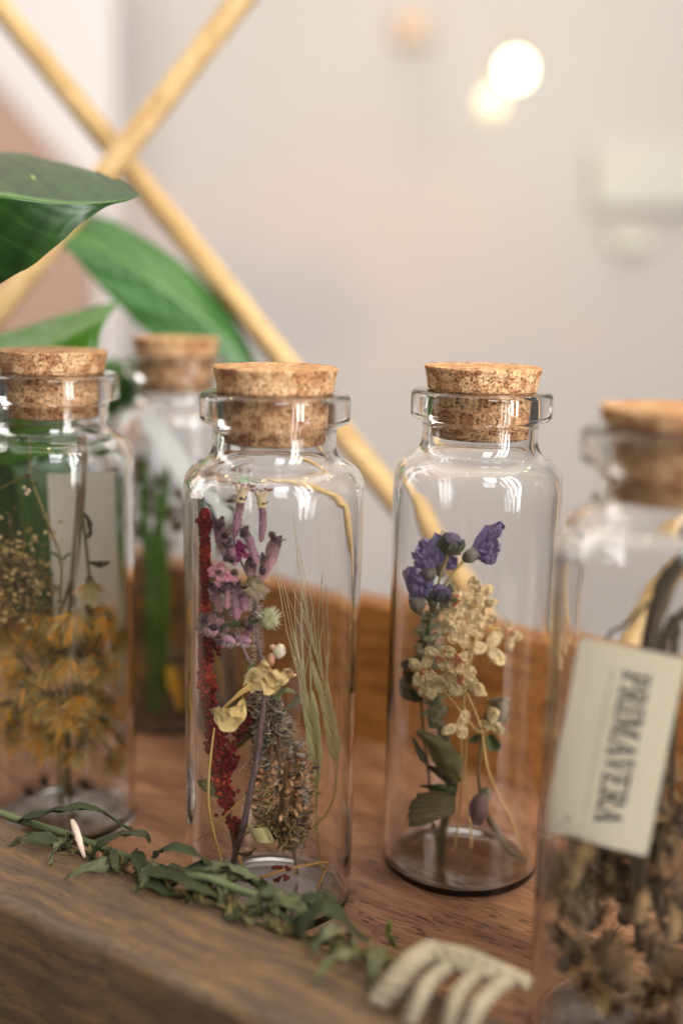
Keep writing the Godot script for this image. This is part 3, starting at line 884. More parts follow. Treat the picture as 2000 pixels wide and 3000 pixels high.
	for i in 74:
		var f := rng.randf()
		var y := lerpf(1790, 2130, f)
		var cx := sampled([1268, 1250, 1244, 1250, 1268, 1282], f)
		var a := jp(k, cx + rng.randf_range(-12, 12), y, -2 + rng.randf_range(-3, 3))
		var ang := rng.randf() * TAU
		var d := Vector3(cos(ang), rng.randf_range(0.1, 0.9), sin(ang)).normalized()
		var l := rng.randf_range(0.0022, 0.0038) * (0.8 if f > 0.7 else 1.0)
		var c := sage.lerp(deep, rng.randf() * 0.9)
		leaf(t, [a, inside(k, a + d * l * 0.5 + Vector3(0, 0.0003, 0)), inside(k, a + d * l + Vector3(0, -0.0003, 0))], [0.35, rng.randf_range(0.7, 1.15), 0.7, 0.12], d.cross(Vector3(rng.randfn() * 0.3, 1, rng.randfn() * 0.3)), 0.7, jit(c.lerp(deep, 0.4), 0.15), jit(c, 0.15), "leaflet", 0.4)
	# the lobed grey-green leaf and the folded one on the same stem
	p = jpath(k, [[1300, 2420, -3], [1318, 2360, -5], [1335, 2300, -5], [1330, 2240, -4], [1310, 2150, -2]])
	t = thing("lobed_grey_leaf", jp(k, 1292, 2500, -2), "pleated grey green leaf with lobed edge low in bottle", "dried leaf")
	stem(t, [jp(k, 1288, 2560, -2), jp(k, 1290, 2500, -2)] + p, [0.7, 0.7, 0.5, 0.4, 0.4, 0.4], col(62, 64, 46), col(78, 78, 56))
	var pleat := MB.new()
	var P := []
	var C := []
	for i in 15:                                               # a fan of pleats, ragged at the rim
		var f := i / 14.0
		var row := []
		var crow := []
		var tip_x := sampled([1300, 1232, 1205, 1196, 1186, 1178, 1182, 1205, 1262], f)
		var tip_y := sampled([2316, 2318, 2342, 2352, 2368, 2388, 2416, 2426, 2408], f)
		for j in 9:
			var g := j / 8.0
			var jag := (9.0 if i % 2 else -5.0) * g * g
			var q := Vector2(1334, 2330 + f * 50).lerp(Vector2(tip_x + jag, tip_y), g)
			row.append(jp(k, q.x, q.y, -7 + (0.9 if i % 2 else -0.5) * g - 2.0 * g * g))
			crow.append(jit(col(116, 106, 76).lerp(col(94, 86, 60), 0.8 * (i % 2)), 0.1))
		P.append(row)
		C.append(crow)
	grid(pleat, P, C)
	commit(pleat, "leaf_blade", M.plant, t)
	leaf(t, jpath(k, [[1338, 2290, -6], [1308, 2230, -7], [1270, 2175, -7], [1222, 2140, -6]]), [0.5, 2.7, 2.6, 1.3, 0.3], Vector3(0.7, 0.6, 0.25), 0.35, col(92, 86, 54), col(112, 104, 72), "leaf_blade", 0.8, 0.08)
	leaf(t, jpath(k, [[1330, 2300, -5], [1285, 2270, -5.5], [1240, 2230, -5], [1212, 2160, -4]]), [0.4, 1.4, 1.4, 0.3], Vector3(-0.5, 0.6, 0.3), 0.4, col(62, 62, 46), col(78, 76, 58), "leaf_blade", 0.8)
	leaf(t, jpath(k, [[1334, 2320, -6], [1290, 2312, -7], [1232, 2300, -6]]), [0.4, 1.0, 0.2], Vector3(0, 1, 0.3), 0.4, col(64, 72, 46), col(76, 84, 56), "leaf_blade", 0.6)
	leaf(t, jpath(k, [[1296, 2420, -4], [1290, 2460, -4], [1290, 2510, -4]]), [0.5, 0.9, 0.7], Vector3(1, 0, 0.3), 0.4, col(70, 72, 50), col(76, 76, 56), "leaf_blade", 0.6)
	# dark leaf bits at the sides
	t = thing("dark_crumpled_leaf", jp(k, 1200, 2040, -1), "dark green crumpled leaf pressed to the glass below violet sprig", "dried leaf")
	for q in [[[1245, 1985], [1210, 1990], [1185, 1960]], [[1225, 2040], [1190, 2030], [1176, 1985]], [[1240, 2046], [1205, 2040], [1182, 2020]], [[1260, 1930], [1215, 1945], [1172, 1948]]]:
		leaf(t, jpath(k, q, -1), [0.5, 1.7, 0.3], Vector3(0.4, 1, 0.3), 0.4, col(62, 64, 44), col(52, 58, 40), "leaf_blade", 1.2)
	stem(t, jpath(k, [[1228, 2000, -1], [1240, 2150, 0], [1262, 2350, 1], [1275, 2540, 2]]), [0.25, 0.25, 0.3], col(70, 66, 44), col(80, 72, 50), "stalk", 5)
	# cream flowers
	var cream := col(236, 214, 166)
	var peach := col(214, 150, 104)
	p = jpath(k, [[1320, 2590, 0], [1336, 2450, 0], [1350, 2300, 0], [1352, 2160, -1], [1356, 2080, -2], [1362, 2020, -3]])
	t = thing("cream_flower_sprig", low(p), "spray of papery cream flowers with peach centres on thin tan stalks", "dried flowers")
	stem(t, p, [0.2, 0.22, 0.2, 0.22, 0.22], col(150, 118, 72), col(176, 150, 96), "stalk", 5)
	for q in [[[1380, 2480, 0], [1372, 2350, 0], [1362, 2250, 0], [1368, 2120, -2], [1360, 2070, -3]], [[1300, 2020, -7], [1340, 2070, -6], [1382, 2122, -5], [1410, 2150, -4]], [[1356, 2010, -7], [1382, 2060, -6], [1402, 2112, -5], [1412, 2155, -4]], [[1412, 2155, -4], [1425, 2240, -3], [1462, 2330, -1], [1500, 2400, 0], [1530, 2480, 2], [1540, 2540, 3]], [[1360, 1990, -3], [1358, 1900, -1], [1380, 1840, 1], [1396, 1805, 2]], [[1372, 1960, -2], [1392, 1880, 0], [1400, 1810, 2]], [[1396, 1805, 2], [1396, 1770, 2], [1388, 1735, 2]], [[1400, 1808, 2], [1415, 1780, 2], [1424, 1750, 2]], [[1396, 1808, 2], [1360, 1790, 1], [1340, 1770, 0]], [[1400, 1810, 2], [1450, 1840, 3], [1482, 1842, 4]]]:
		stem(t, jpath(k, q), [0.24, 0.2, 0.2, 0.22], col(190, 162, 104), col(176, 146, 92), "stalk", 5)
	var spots := [[1240, 1962, -8, 2.6, 4, 1], [1248, 2000, -8, 2.2, 3, 0], [1290, 1918, -8, 2.4, 3, 1], [1338, 1935, -9, 2.6, 4, 1], [1345, 1988, -9, 3.2, 4, 1], [1302, 1995, -9, 2.6, 3, 0], [1370, 2000, -6, 3.4, 3, 0], [1268, 2012, -8, 2.5, 3, 0], [1390, 1735, 0, 3.0, 4, 0], [1328, 1752, -2, 2.4, 4, 1], [1326, 1790, -2, 2.8, 4, 0], [1392, 1822, 1, 3.2, 4, 0], [1430, 1895, 1, 3.4, 3, 0], [1350, 1850, -1, 3.0, 4, 0], [1488, 1856, 3, 2.8, 4, 1], [1340, 2122, -6, 3.0, 3, 0], [1436, 2118, -5, 3.0, 3, 0], [1422, 1770, 2, 2.2, 3, 0], [1305, 1830, -1, 2.4, 4, 0]]
	for s in spots:
		var at := jp(k, s[0], s[1], s[2])
		var f := sub("flower", at, t)
		var old: float = rng.randf_range(0.0, 0.35)
		petals(f, at, Vector3(rng.randf_range(-0.6, 0.6), rng.randf_range(-0.3, 0.8), 1), s[4], s[3] * 1.08, s[3] * 0.4, cream.lerp(peach, old * 0.7), cream.lerp(col(214, 190, 128), old), rng.randf_range(-0.3, 0.8), k, rng.randf() * TAU)
		if s[5]:
			var mb := MB.new()
			for i in 9:
				blob(mb, inside(k, at + Vector3(rng.randfn(), rng.randfn(), rng.randfn() * 0.5 + 0.8) * 0.0005), Vector3(rng.randfn(), 1, 1), 1.1, 0.3, peach, col(176, 100, 70), 5, 4)
			commit(mb, "centre", M.plant, f)
	# thick stem with a purple node
	p = jpath(k, [[1538, 2575, -3], [1490, 2490, -4], [1450, 2425, -4], [1425, 2385, -4], [1408, 2330, -4], [1400, 2250, -2], [1410, 2160, 0]])
	t = thing("purple_noded_stem", low(p), "dark leaning stem with swollen purple node and small leaf", "dried stem")
	stem(t, p, [0.55, 0.55, 0.6, 0.6, 0.4, 0.3, 0.3], col(72, 60, 42), col(96, 84, 58), "stem", 7)
	var mb3 := MB.new()
	blob(mb3, jp(k, 1402, 2368, -5), jp(k, 1408, 2300, -5) - jp(k, 1395, 2400, -5), 6.5, 1.75, col(92, 52, 66), col(110, 90, 84), 9, 7)
	blob(mb3, jp(k, 1418, 2335, -4), Vector3(0.2, 1, 0), 4.5, 1.2, col(120, 104, 96), col(96, 96, 74), 8, 6)
	commit(mb3, "node", M.plant, t)
	leaf(t, jpath(k, [[1432, 2150, 0], [1450, 2180, 0], [1462, 2195, 0]]), [0.8, 1.5, 0.2], Vector3(1, 0.4, 0.3), 0.4, col(72, 86, 54), col(60, 76, 50))
	leaf(t, jpath(k, [[1410, 2150, 0], [1390, 2168, 0], [1372, 2170, 0]]), [0.5, 1.1, 0.2], Vector3(0.2, 1, 0.3), 0.4, col(58, 64, 44), col(56, 66, 46))
	mb3 = MB.new()
	blob(mb3, jp(k, 1452, 2085, 2), Vector3(0.6, 1, 0), 6.0, 1.8, col(78, 66, 46), col(108, 98, 74), 9, 7, 0.6)
	for i in 60:
		blob(mb3, jp(k, 1456 + rng.randf_range(-28, 30), 2080 + rng.randf_range(-34, 30), 2), Vector3(rng.randfn(), 1, rng.randfn()), 1.3, 0.45, col(80, 70, 48), col(120, 110, 84), 5, 4)
	commit(mb3, "seed_pod", M.plant, t)

func bottle_brown() -> void:                                   # bottle 3, near the camera and out of focus
	var k := 3
	var st := [
		[[[2060, 1520], [1985, 1640], [1940, 1740], [1905, 1860], [1890, 2000], [1880, 2300], [1870, 2780]], 1.4],
		[[[1962, 1640], [1930, 1720], [1925, 1800], [1910, 1860], [1880, 2100], [1850, 2600]], 0.9],
		[[[2100, 1700], [2020, 1780], [1960, 1840], [1940, 1960], [1930, 2400], [1930, 2780]], 0.8],
		[[[1945, 1730], [1890, 1770], [1830, 1830], [1780, 1862], [1770, 2000]], 0.3],
		[[[1965, 1800], [1985, 1850], [1975, 1920], [1965, 2500]], 0.6],
	]
	var t := thing("dark_twig_bundle", jp(k, 1890, 2760), "bundle of dark grey twigs standing behind lettered paper tag", "dried twigs")
	for s in st:
		stem(t, jpath(k, s[0], 3), [s[1] * 0.8, s[1], s[1] * 0.9, s[1] * 0.6], col(78, 70, 58), col(70, 58, 44), "twig", 7)
	t = thing("brown_flower_mass", jp(k, 1900, 2850), "heap of brown withered flower heads filling bottle foot below tag", "dried flowers")
	for i in 115:
		var at := inside(k, jp(k, rng.randf_range(1650, 2250), rng.randf_range(2360, 2880) if i % 3 == 0 else rng.randf_range(2560, 2900), rng.randf_range(-11, 10)), 0.0112)
		if at.y > 0.017 and at.z > -0.150:
			at.z = -0.158
		var mb := MB.new()
		var c: Color = [col(112, 82, 56), col(84, 60, 44), col(140, 108, 74), col(70, 54, 44), col(124, 104, 66)][rng.randi_range(0, 4)]
		tuft(mb, at, Vector3(rng.randfn(), rng.randf_range(-0.4, 1), rng.randfn()), rng.randf_range(3.5, 6.0), 1.1, 46, 0.3, jit(c, 0.2), jit(c.lerp(col(176, 146, 104), 0.45), 0.2), k)
		blob(mb, at, Vector3(rng.randfn(), 1, rng.randfn()), 2.4, 1.0, col(52, 40, 32), col(70, 54, 40))
		commit(mb, "flower_head", M.plant, t)
	for q in [[[1690, 2540], [1710, 2500], [1735, 2460]], [[1660, 2600], [1680, 2540], [1690, 2520]], [[1870, 2700], [1880, 2640], [1890, 2600]], [[1960, 2760], [1975, 2700], [1965, 2640]]]:
		leaf(t, jpath(k, q, -8), [0.2, 0.9, 0.2], Vector3(1, 0.2, 0.5), 0.4, col(186, 156, 112), col(170, 136, 92), "petal")
	# the lettered tag
	t = thing("paper_tag", jp(k, 1750, 2440, -2), "cream paper tag lettered PRIMAVERA, tilted inside the bottle", "tag", "paper tags in the bottles")
	var a := axis_of(k)
	var tl := pz(1684, 1858, 151.0)
	var tr := pz(1990, 1928, 147.0)
	var bl := pz(1596, 2434, 150.5)
	var br := pz(1892, 2504, 146.5)
	var shift := Vector3(0.0004, 0, 0)
	var x := card(t, "card", tl + shift, tr + shift, bl + shift, br + shift, col(250, 240, 214))
	for w in [{"s": "PRIMAVERA", "h": 0.0036, "at": Vector2(0.0012, 0.0), "len": 0.0222, "bold": true, "c": col(52, 46, 44)}]:
		var tm := TextMesh.new()
		var fnt := SystemFont.new()
		fnt.font_names = PackedStringArray(["Droid Serif"])
		fnt.font_weight = 700
		tm.font = fnt
		tm.text = w.s
		tm.font_size = 48
		tm.pixel_size = 0.0001
		tm.depth = 0.00006
		tm.curve_step = 2.0
		var box := tm.get_aabb()
		var o := MeshInstance3D.new()
		o.name = "lettering"
		o.mesh = tm
		var ink := StandardMaterial3D.new()
		ink.albedo_color = Color8(58, 50, 46)
		ink.roughness = 0.8
		tm.material = ink
		t.add_child(o, true)
		var sc := Vector3(float(w.len) / box.size.x, float(w.h) / box.size.y, 1.0)
		var turn := Basis(-x.basis.y, x.basis.x, x.basis.z)      # the line runs down the card
		var mid: Vector3 = x.origin + x.basis.x * w.at.x + x.basis.z * 0.00004
		o.transform = Transform3D(turn * Basis.from_scale(sc), mid - turn * (box.get_center() * sc * Vector3(1, 1, 0)) - t.position)
	var fine := MB.new()                                       # the fine print beside it, too small to read
	var yy := -0.0108
	while yy < 0.0108:
		var ln := rng.randf_range(0.00025, 0.0005)
		var c := x.origin + x.basis.x * -0.0021 + x.basis.y * -yy + x.basis.z * 0.00004
		tube(fine, [c - x.basis.x * 0.00022, c + x.basis.x * 0.00022], [0.07, 0.07], col(150, 136, 116), col(150, 136, 116), 4, 1)
		yy += ln + 0.00012
	commit(fine, "fine_print", M.paper, t)

func bottle_green() -> void:                                   # bottle 4, behind
	var k := 4
	var t := thing("brown_leaf_bundle", jp(k, 480, 2140), "brown bundle of withered stalks and heads before back rail", "dried flowers")
	for i in 60:
		var at := inside(k, jp(k, rng.randf_range(350, 690), 2140 - 760 * pow(rng.randf(), 1.4), rng.randf_range(-2, 9)), 0.0105)
		var mb := MB.new()
		var c: Color = [col(104, 80, 52), col(84, 70, 48), col(110, 96, 80), col(72, 66, 44), col(90, 92, 76)][rng.randi_range(0, 4)]
		tuft(mb, at, Vector3(rng.randfn() * 0.5, rng.randf_range(-1, 1), rng.randfn()), rng.randf_range(4.0, 7.5), 0.9, 40, 0.4, jit(c, 0.2), jit(c.lerp(col(150, 124, 92), 0.4), 0.2), k)
		commit(mb, "flower_head", M.plant, t)
	leaf(t, jpath(k, [[498, 1950, -10], [518, 2000, -11], [530, 2080, -10]]), [0.8, 2.0, 0.6], Vector3(1, 0.1, 0.3), 0.4, col(226, 176, 40), col(206, 150, 30), "petal", 0.5, 0.0, "petal")
	leaf(t, jpath(k, [[560, 1900, -10], [590, 1960, -10], [600, 2050, -10]]), [0.8, 1.4, 0.6], Vector3(1, 0.1, 0.3), 0.4, col(220, 176, 60), col(196, 140, 36), "petal", 0.5, 0.0, "petal")
	t = thing("green_stalk", jp(k, 440, 2100, -4), "fresh green bladed stalk in the bottle at back rail", "stalk")
	for q in [[[440, 2130], [430, 1850], [445, 1650], [480, 1450], [500, 1330]], [[450, 2130], [455, 1900], [440, 1700], [420, 1500], [425, 1320]], [[470, 2130], [480, 1800], [470, 1600], [455, 1400]]]:
		leaf(t, jpath(k, q, -4), [1.0, 1.5, 1.7, 1.2, 0.3], Vector3(1, 0, 0.4), 0.4, col(70, 92, 40), col(78, 116, 44), "blade", 0.5)
	for q in [[430, 1500], [450, 1640], [400, 1420], [520, 1560], [560, 1500], [600, 1600], [530, 1460]]:
		var mb := MB.new()
		tuft(mb, jp(k, q[0], q[1], 0), Vector3(0, 1, 0), 4.5, 1.2, 30, 0.35, col(96, 82, 54), col(140, 116, 84), k)
		commit(mb, "withered_head", M.plant, t)
	t = thing("paper_tag", jp(k, 620, 1500, 3), "narrow white paper tag leaning aslant in the bottle at back rail", "tag", "paper tags in the bottles")
	card(t, "card", jp(k, 396, 1215, -7), jp(k, 446, 1180, -3), jp(k, 590, 1520, -7), jp(k, 648, 1480, -3), col(246, 246, 244))

# ---------------------------------------------------------------- tray, rods, houseplant, herb strand
func sweep(mb: MB, prof: Array, s0: float, s1: float, steps: int, tile: float, wear: float) -> void:
	var P := []
	var U := []
	var run := 0.0
	var loop := prof.duplicate()
	loop.append(prof[0])
	for i in loop.size():
		if i:
			run += (loop[i] - loop[i - 1]).length()
		var row := []
		var urow := []
		for j in steps + 1:
			var s := lerpf(s0, s1, float(j) / steps)
			var q: Vector2 = loop[i]
			var n := wear * noise.get_noise_3d(s * 3.0, q.x * 5.0, q.y * 5.0)
			row.append(tray(s, q.y + n, q.x + n * 0.7))
			urow.append(Vector2(s / tile, run / tile * 4.0))
		P.append(row)
		U.append(urow)
	var C := []
	for i in loop.size():
		C.append(Color.WHITE)
	grid(mb, P, C, false, U)
	for e in [0, steps]:                                       # end caps
		var at := mb.v.size()
		for i in prof.size():
			mb.v.append(P[i][e])
			mb.n.append((tray(1, 0, 0) * (1.0 if e else -1.0)).normalized())
			mb.c.append(Color.WHITE)
			mb.uv.append(Vector2(prof[i].x / tile, prof[i].y / tile * 4.0))
		for i in range(1, prof.size() - 1):
			mb.idx.append_array([at, at + i, at + i + 1] if e == 0 else [at, at + i + 1, at + i])

func rounded(b0: float, y0: float, b1: float, y1: float, r: float) -> Array:
	var out := []
	out += arc(b1 - r, y0 + r, r, -90, 0, 3)
	out += arc(b1 - r, y1 - r, r, 0, 90, 4)
	out += arc(b0 + r, y1 - r, r, 90, 180, 4)
	out += arc(b0 + r, y0 + r, r, 180, 270, 3)
	return out

func build_tray() -> void:
	var t := thing("wooden_tray", tray(-120, -14, 170), "brown wooden tray with low front rail and higher orange back rail", "tray")
	var mb := MB.new()
	sweep(mb, rounded(129.4, -6.0, 222.4, 0.0, 0.3), -330, 60, 60, 256.0, 0.0)
	for i in mb.v.size():                                      # grain follows the length, across the width
		pass
	for i in mb.uv.size():
		var p := mb.v[i] * 1000.0
		mb.uv[i] = Vector2((0.83867 * p.x + 0.54464 * p.z) / 230.0, (0.54464 * p.x - 0.83867 * p.z) / 115.0)
	commit(mb, "floor_board", M.floor_wood, t)
	mb = MB.new()
	sweep(mb, rounded(109.5, -14.0, 129.0, 12.0, 2.2), -330, 60, 160, 110.0, 0.5)
	commit(mb, "front_rail", M.rail_wood, t)
	mb = MB.new()
	sweep(mb, rounded(222.8, -14.0, 232.0, 34.2, 1.6), -330, 60, 120, 120.0, 0.25)
	commit(mb, "back_rail", M.back_wood, t)
	var tb := MB.new()
	sweep(tb, rounded(60, -40.0, 262.0, -14.2, 2.0), -420, 200, 20, 400.0, 0.0)
	var o := commit(tb, "table", M.rail_wood)
	structure(o)

func rod(path: Array, r: float, label: String) -> void:
	var mb := MB.new()
	var a: Vector3 = path[0]
	var b: Vector3 = path[1]
	var t := (b - a).normalized()
	var u := t.cross(Vector3.UP).normalized()
	var w := t.cross(u)
	var P := []
	var U := []
	var C := []
	for i in 23:
		var f := (i - 1) / 20.0
		var row := []
		var urow := []
		for j in 25:
			var g := TAU * (j % 24) / 24
			var rr := 0.0 if i == 0 or i == 22 else r * 0.001 * (1.0 + 0.02 * noise.get_noise_2d(i * 20.0, (j % 24) * 9.0))
			row.append(a.lerp(b, clampf(f, 0, 1)) + (u * cos(g) + w * sin(g)) * rr)
			urow.append(Vector2(f * 2.0, j / 24.0))
		P.append(row)
		U.append(urow)
		C.append(Color.WHITE)
	grid(mb, P, C, true, U)
	var o := commit(mb, "wooden_rod", M.dowel)
	tag(o, label, "rod", "thin wooden rods behind the tray")

# A broad leaf between three lines: one edge, the midrib and the other edge. Each point is [px, py, mm ahead].
func broad_leaf(t: Node3D, ea: Array, rib: Array, eb: Array, ca: Color, cb: Color, bulge: float) -> void:
	var lines := []
	for e in [ea, rib, eb]:
		var q := []
		for p in e:
			q.append(pz(p[0], p[1], p[2]))
		q = smooth(q, 10)
		var out := []
		for i in 81:
			var x := i / 80.0 * (q.size() - 1)
			out.append(q[int(x)].lerp(q[mini(int(x) + 1, q.size() - 1)], x - int(x)))
		lines.append(out)
	var P := []
	var C := []
	var ph0 := rng.randf() * 50.0
	for i in 81:
		var row := []
		var crow := []
		var a: Vector3 = lines[0][i]
		var m: Vector3 = lines[1][i]
		var b: Vector3 = lines[2][i]
		for j in 33:
			var x := j / 16.0 - 1.0
			var e := a if x < 0 else b
			var f := absf(x)
			var p := m.lerp(e, f)
			var up := Vector3(0, 0.75, 0.65)
			var wide := (e - m).length()
			p += up * (wide * bulge * f * (1.0 - f))
			p += up * 0.0011 * noise.get_noise_2d(ph0 + i * 3.5 - f * 60.0, f * 55.0 + (300.0 if x > 0 else 0.0)) * f * minf(1.0, wide * 90.0)
			var lat := fposmod((i + f * 18.0) / 8.0, 1.0)
			p -= up * 0.00022 * (0.5 + 0.5 * cos(TAU * lat)) * minf(1.0, f * 6.0) * (1.0 - f) * minf(1.0, wide * 90.0)
			row.append(p)
			var vein := noise.get_noise_2d(ph0 + (i * 1.5 - f * 34.0) * 3.0, x * 20.0)
			var c := ca.lerp(cb, clampf(0.5 + vein * 0.8, 0, 1))
			if noise.get_noise_2d(i * 8.5 + ph0 * 40.0, x * 130.0 + ph0 * 90.0) > 0.62:
				c = c.lerp(col(150, 178, 74), 0.75)
			if (lat < 0.12 or lat > 0.92) and f > 0.04:
				c = c.lerp(col(96, 136, 66), 0.07)
			if f < 0.05 and j == 16:
				c = c.lerp(col(110, 150, 70), 0.45)
			crow.append(c)
		P.append(row)
		C.append(crow)
	var mb := MB.new()
	grid(mb, P, C)
	commit(mb, "leaf", M.leaf, t)

func houseplant() -> void:
	var t := thing("trailing_houseplant", Vector3(-0.155, -0.0142, -0.27), "trailing houseplant with glossy heart shaped green leaves", "houseplant")
	var dk := col(28, 50, 20)
	var md := col(44, 74, 32)
	var lt := col(62, 100, 34)
	broad_leaf(t, [[412, 573, 214], [372, 540, 222], [280, 500, 232], [160, 466, 240], [0, 446, 246], [-200, 450, 250], [-420, 560, 240]], [[412, 573, 214], [350, 588, 210], [270, 596, 206], [150, 592, 203], [0, 570, 201], [-200, 560, 203], [-440, 620, 214]], [[412, 573, 214], [370, 590, 211], [312, 606, 208], [232, 660, 205], [130, 748, 204], [0, 832, 206], [-220, 900, 212], [-420, 700, 217]], dk, md, 0.10)
	broad_leaf(t, [[770, 1110, 300], [722, 1000, 300], [650, 890, 302], [540, 775, 304], [400, 680, 306], [260, 628, 306], [120, 640, 304]], [[770, 1110, 300], [680, 1010, 296], [580, 920, 294], [460, 830, 293], [350, 760, 294], [230, 690, 296], [110, 650, 298]], [[770, 1110, 300], [640, 1110, 295], [520, 1040, 293], [400, 945, 292], [300, 845, 292], [200, 735, 294], [110, 668, 296]], col(48, 86, 42), col(70, 112, 60), 0.12)
	broad_leaf(t, [[352, 880, 262], [250, 905, 264], [130, 935, 266], [0, 980, 268], [-200, 1050, 268], [-380, 1180, 264]], [[352, 880, 262], [280, 945, 258], [160, 1010, 256], [0, 1080, 255], [-200, 1170, 256], [-390, 1230, 260]], [[352, 880, 262], [305, 955, 258], [278, 1060, 255], [210, 1180, 253], [60, 1290, 253], [-150, 1330, 255], [-380, 1280, 260]], col(62, 112, 24), lt, 0.10)
	broad_leaf(t, [[70, 1890, 262], [180, 1750, 262], [260, 1560, 263], [280, 1380, 264], [220, 1220, 265], [60, 1130, 266], [-60, 1140, 266]], [[70, 1890, 262], [85, 1750, 258], [70, 1580, 256], [40, 1420, 255], [10, 1280, 257], [-30, 1180, 260], [-70, 1150, 264]], [[70, 1890, 262], [-20, 1760, 262], [-120, 1600, 262], [-190, 1420, 262], [-200, 1280, 263], [-150, 1180, 264], [-80, 1150, 266]], col(30, 62, 20), col(48, 84, 32), 0.12)
	broad_leaf(t, [[300, 1060, 282], [340, 1052, 284], [395, 1090, 285], [400, 1150, 285], [340, 1210, 284]], [[300, 1060, 282], [330, 1090, 280], [350, 1130, 280], [345, 1170, 281], [335, 1215, 284]], [[300, 1060, 282], [280, 1100, 281], [290, 1160, 281], [310, 1200, 282], [335, 1218, 284]], col(40, 84, 30), col(66, 112, 44), 0.1)
	var hub := pz(-620, 1100, 262)
	var ends := [pz(-430, 590, 228), pz(112, 660, 300), pz(-388, 1228, 262), pz(-74, 1150, 265), pz(338, 1216, 284)]
	for e in ends:
		var mb := MB.new()
		tube(mb, [hub, hub.lerp(e, 0.5) + Vector3(0, 0.008, -0.004), e], [0.9, 0.8, 0.7], col(84, 128, 52), col(74, 116, 46), 7, 5)
		commit(mb, "leaf_stalk", M.leaf, t)
	var vb := MB.new()
	tube(vb, [Vector3(-0.155, -0.0142, -0.27), Vector3(-0.150, 0.03, -0.272), hub], [1.6, 1.5, 1.3], col(92, 110, 52), col(84, 124, 50), 8, 6)
	commit(vb, "vine_stem", M.leaf, t)

func hpath(pts: Array, y: float) -> Array:
	var out := []
	for q in pts:
		out.append(ph(q[0], q[1], q[2] if q.size() > 2 else y))
	return out

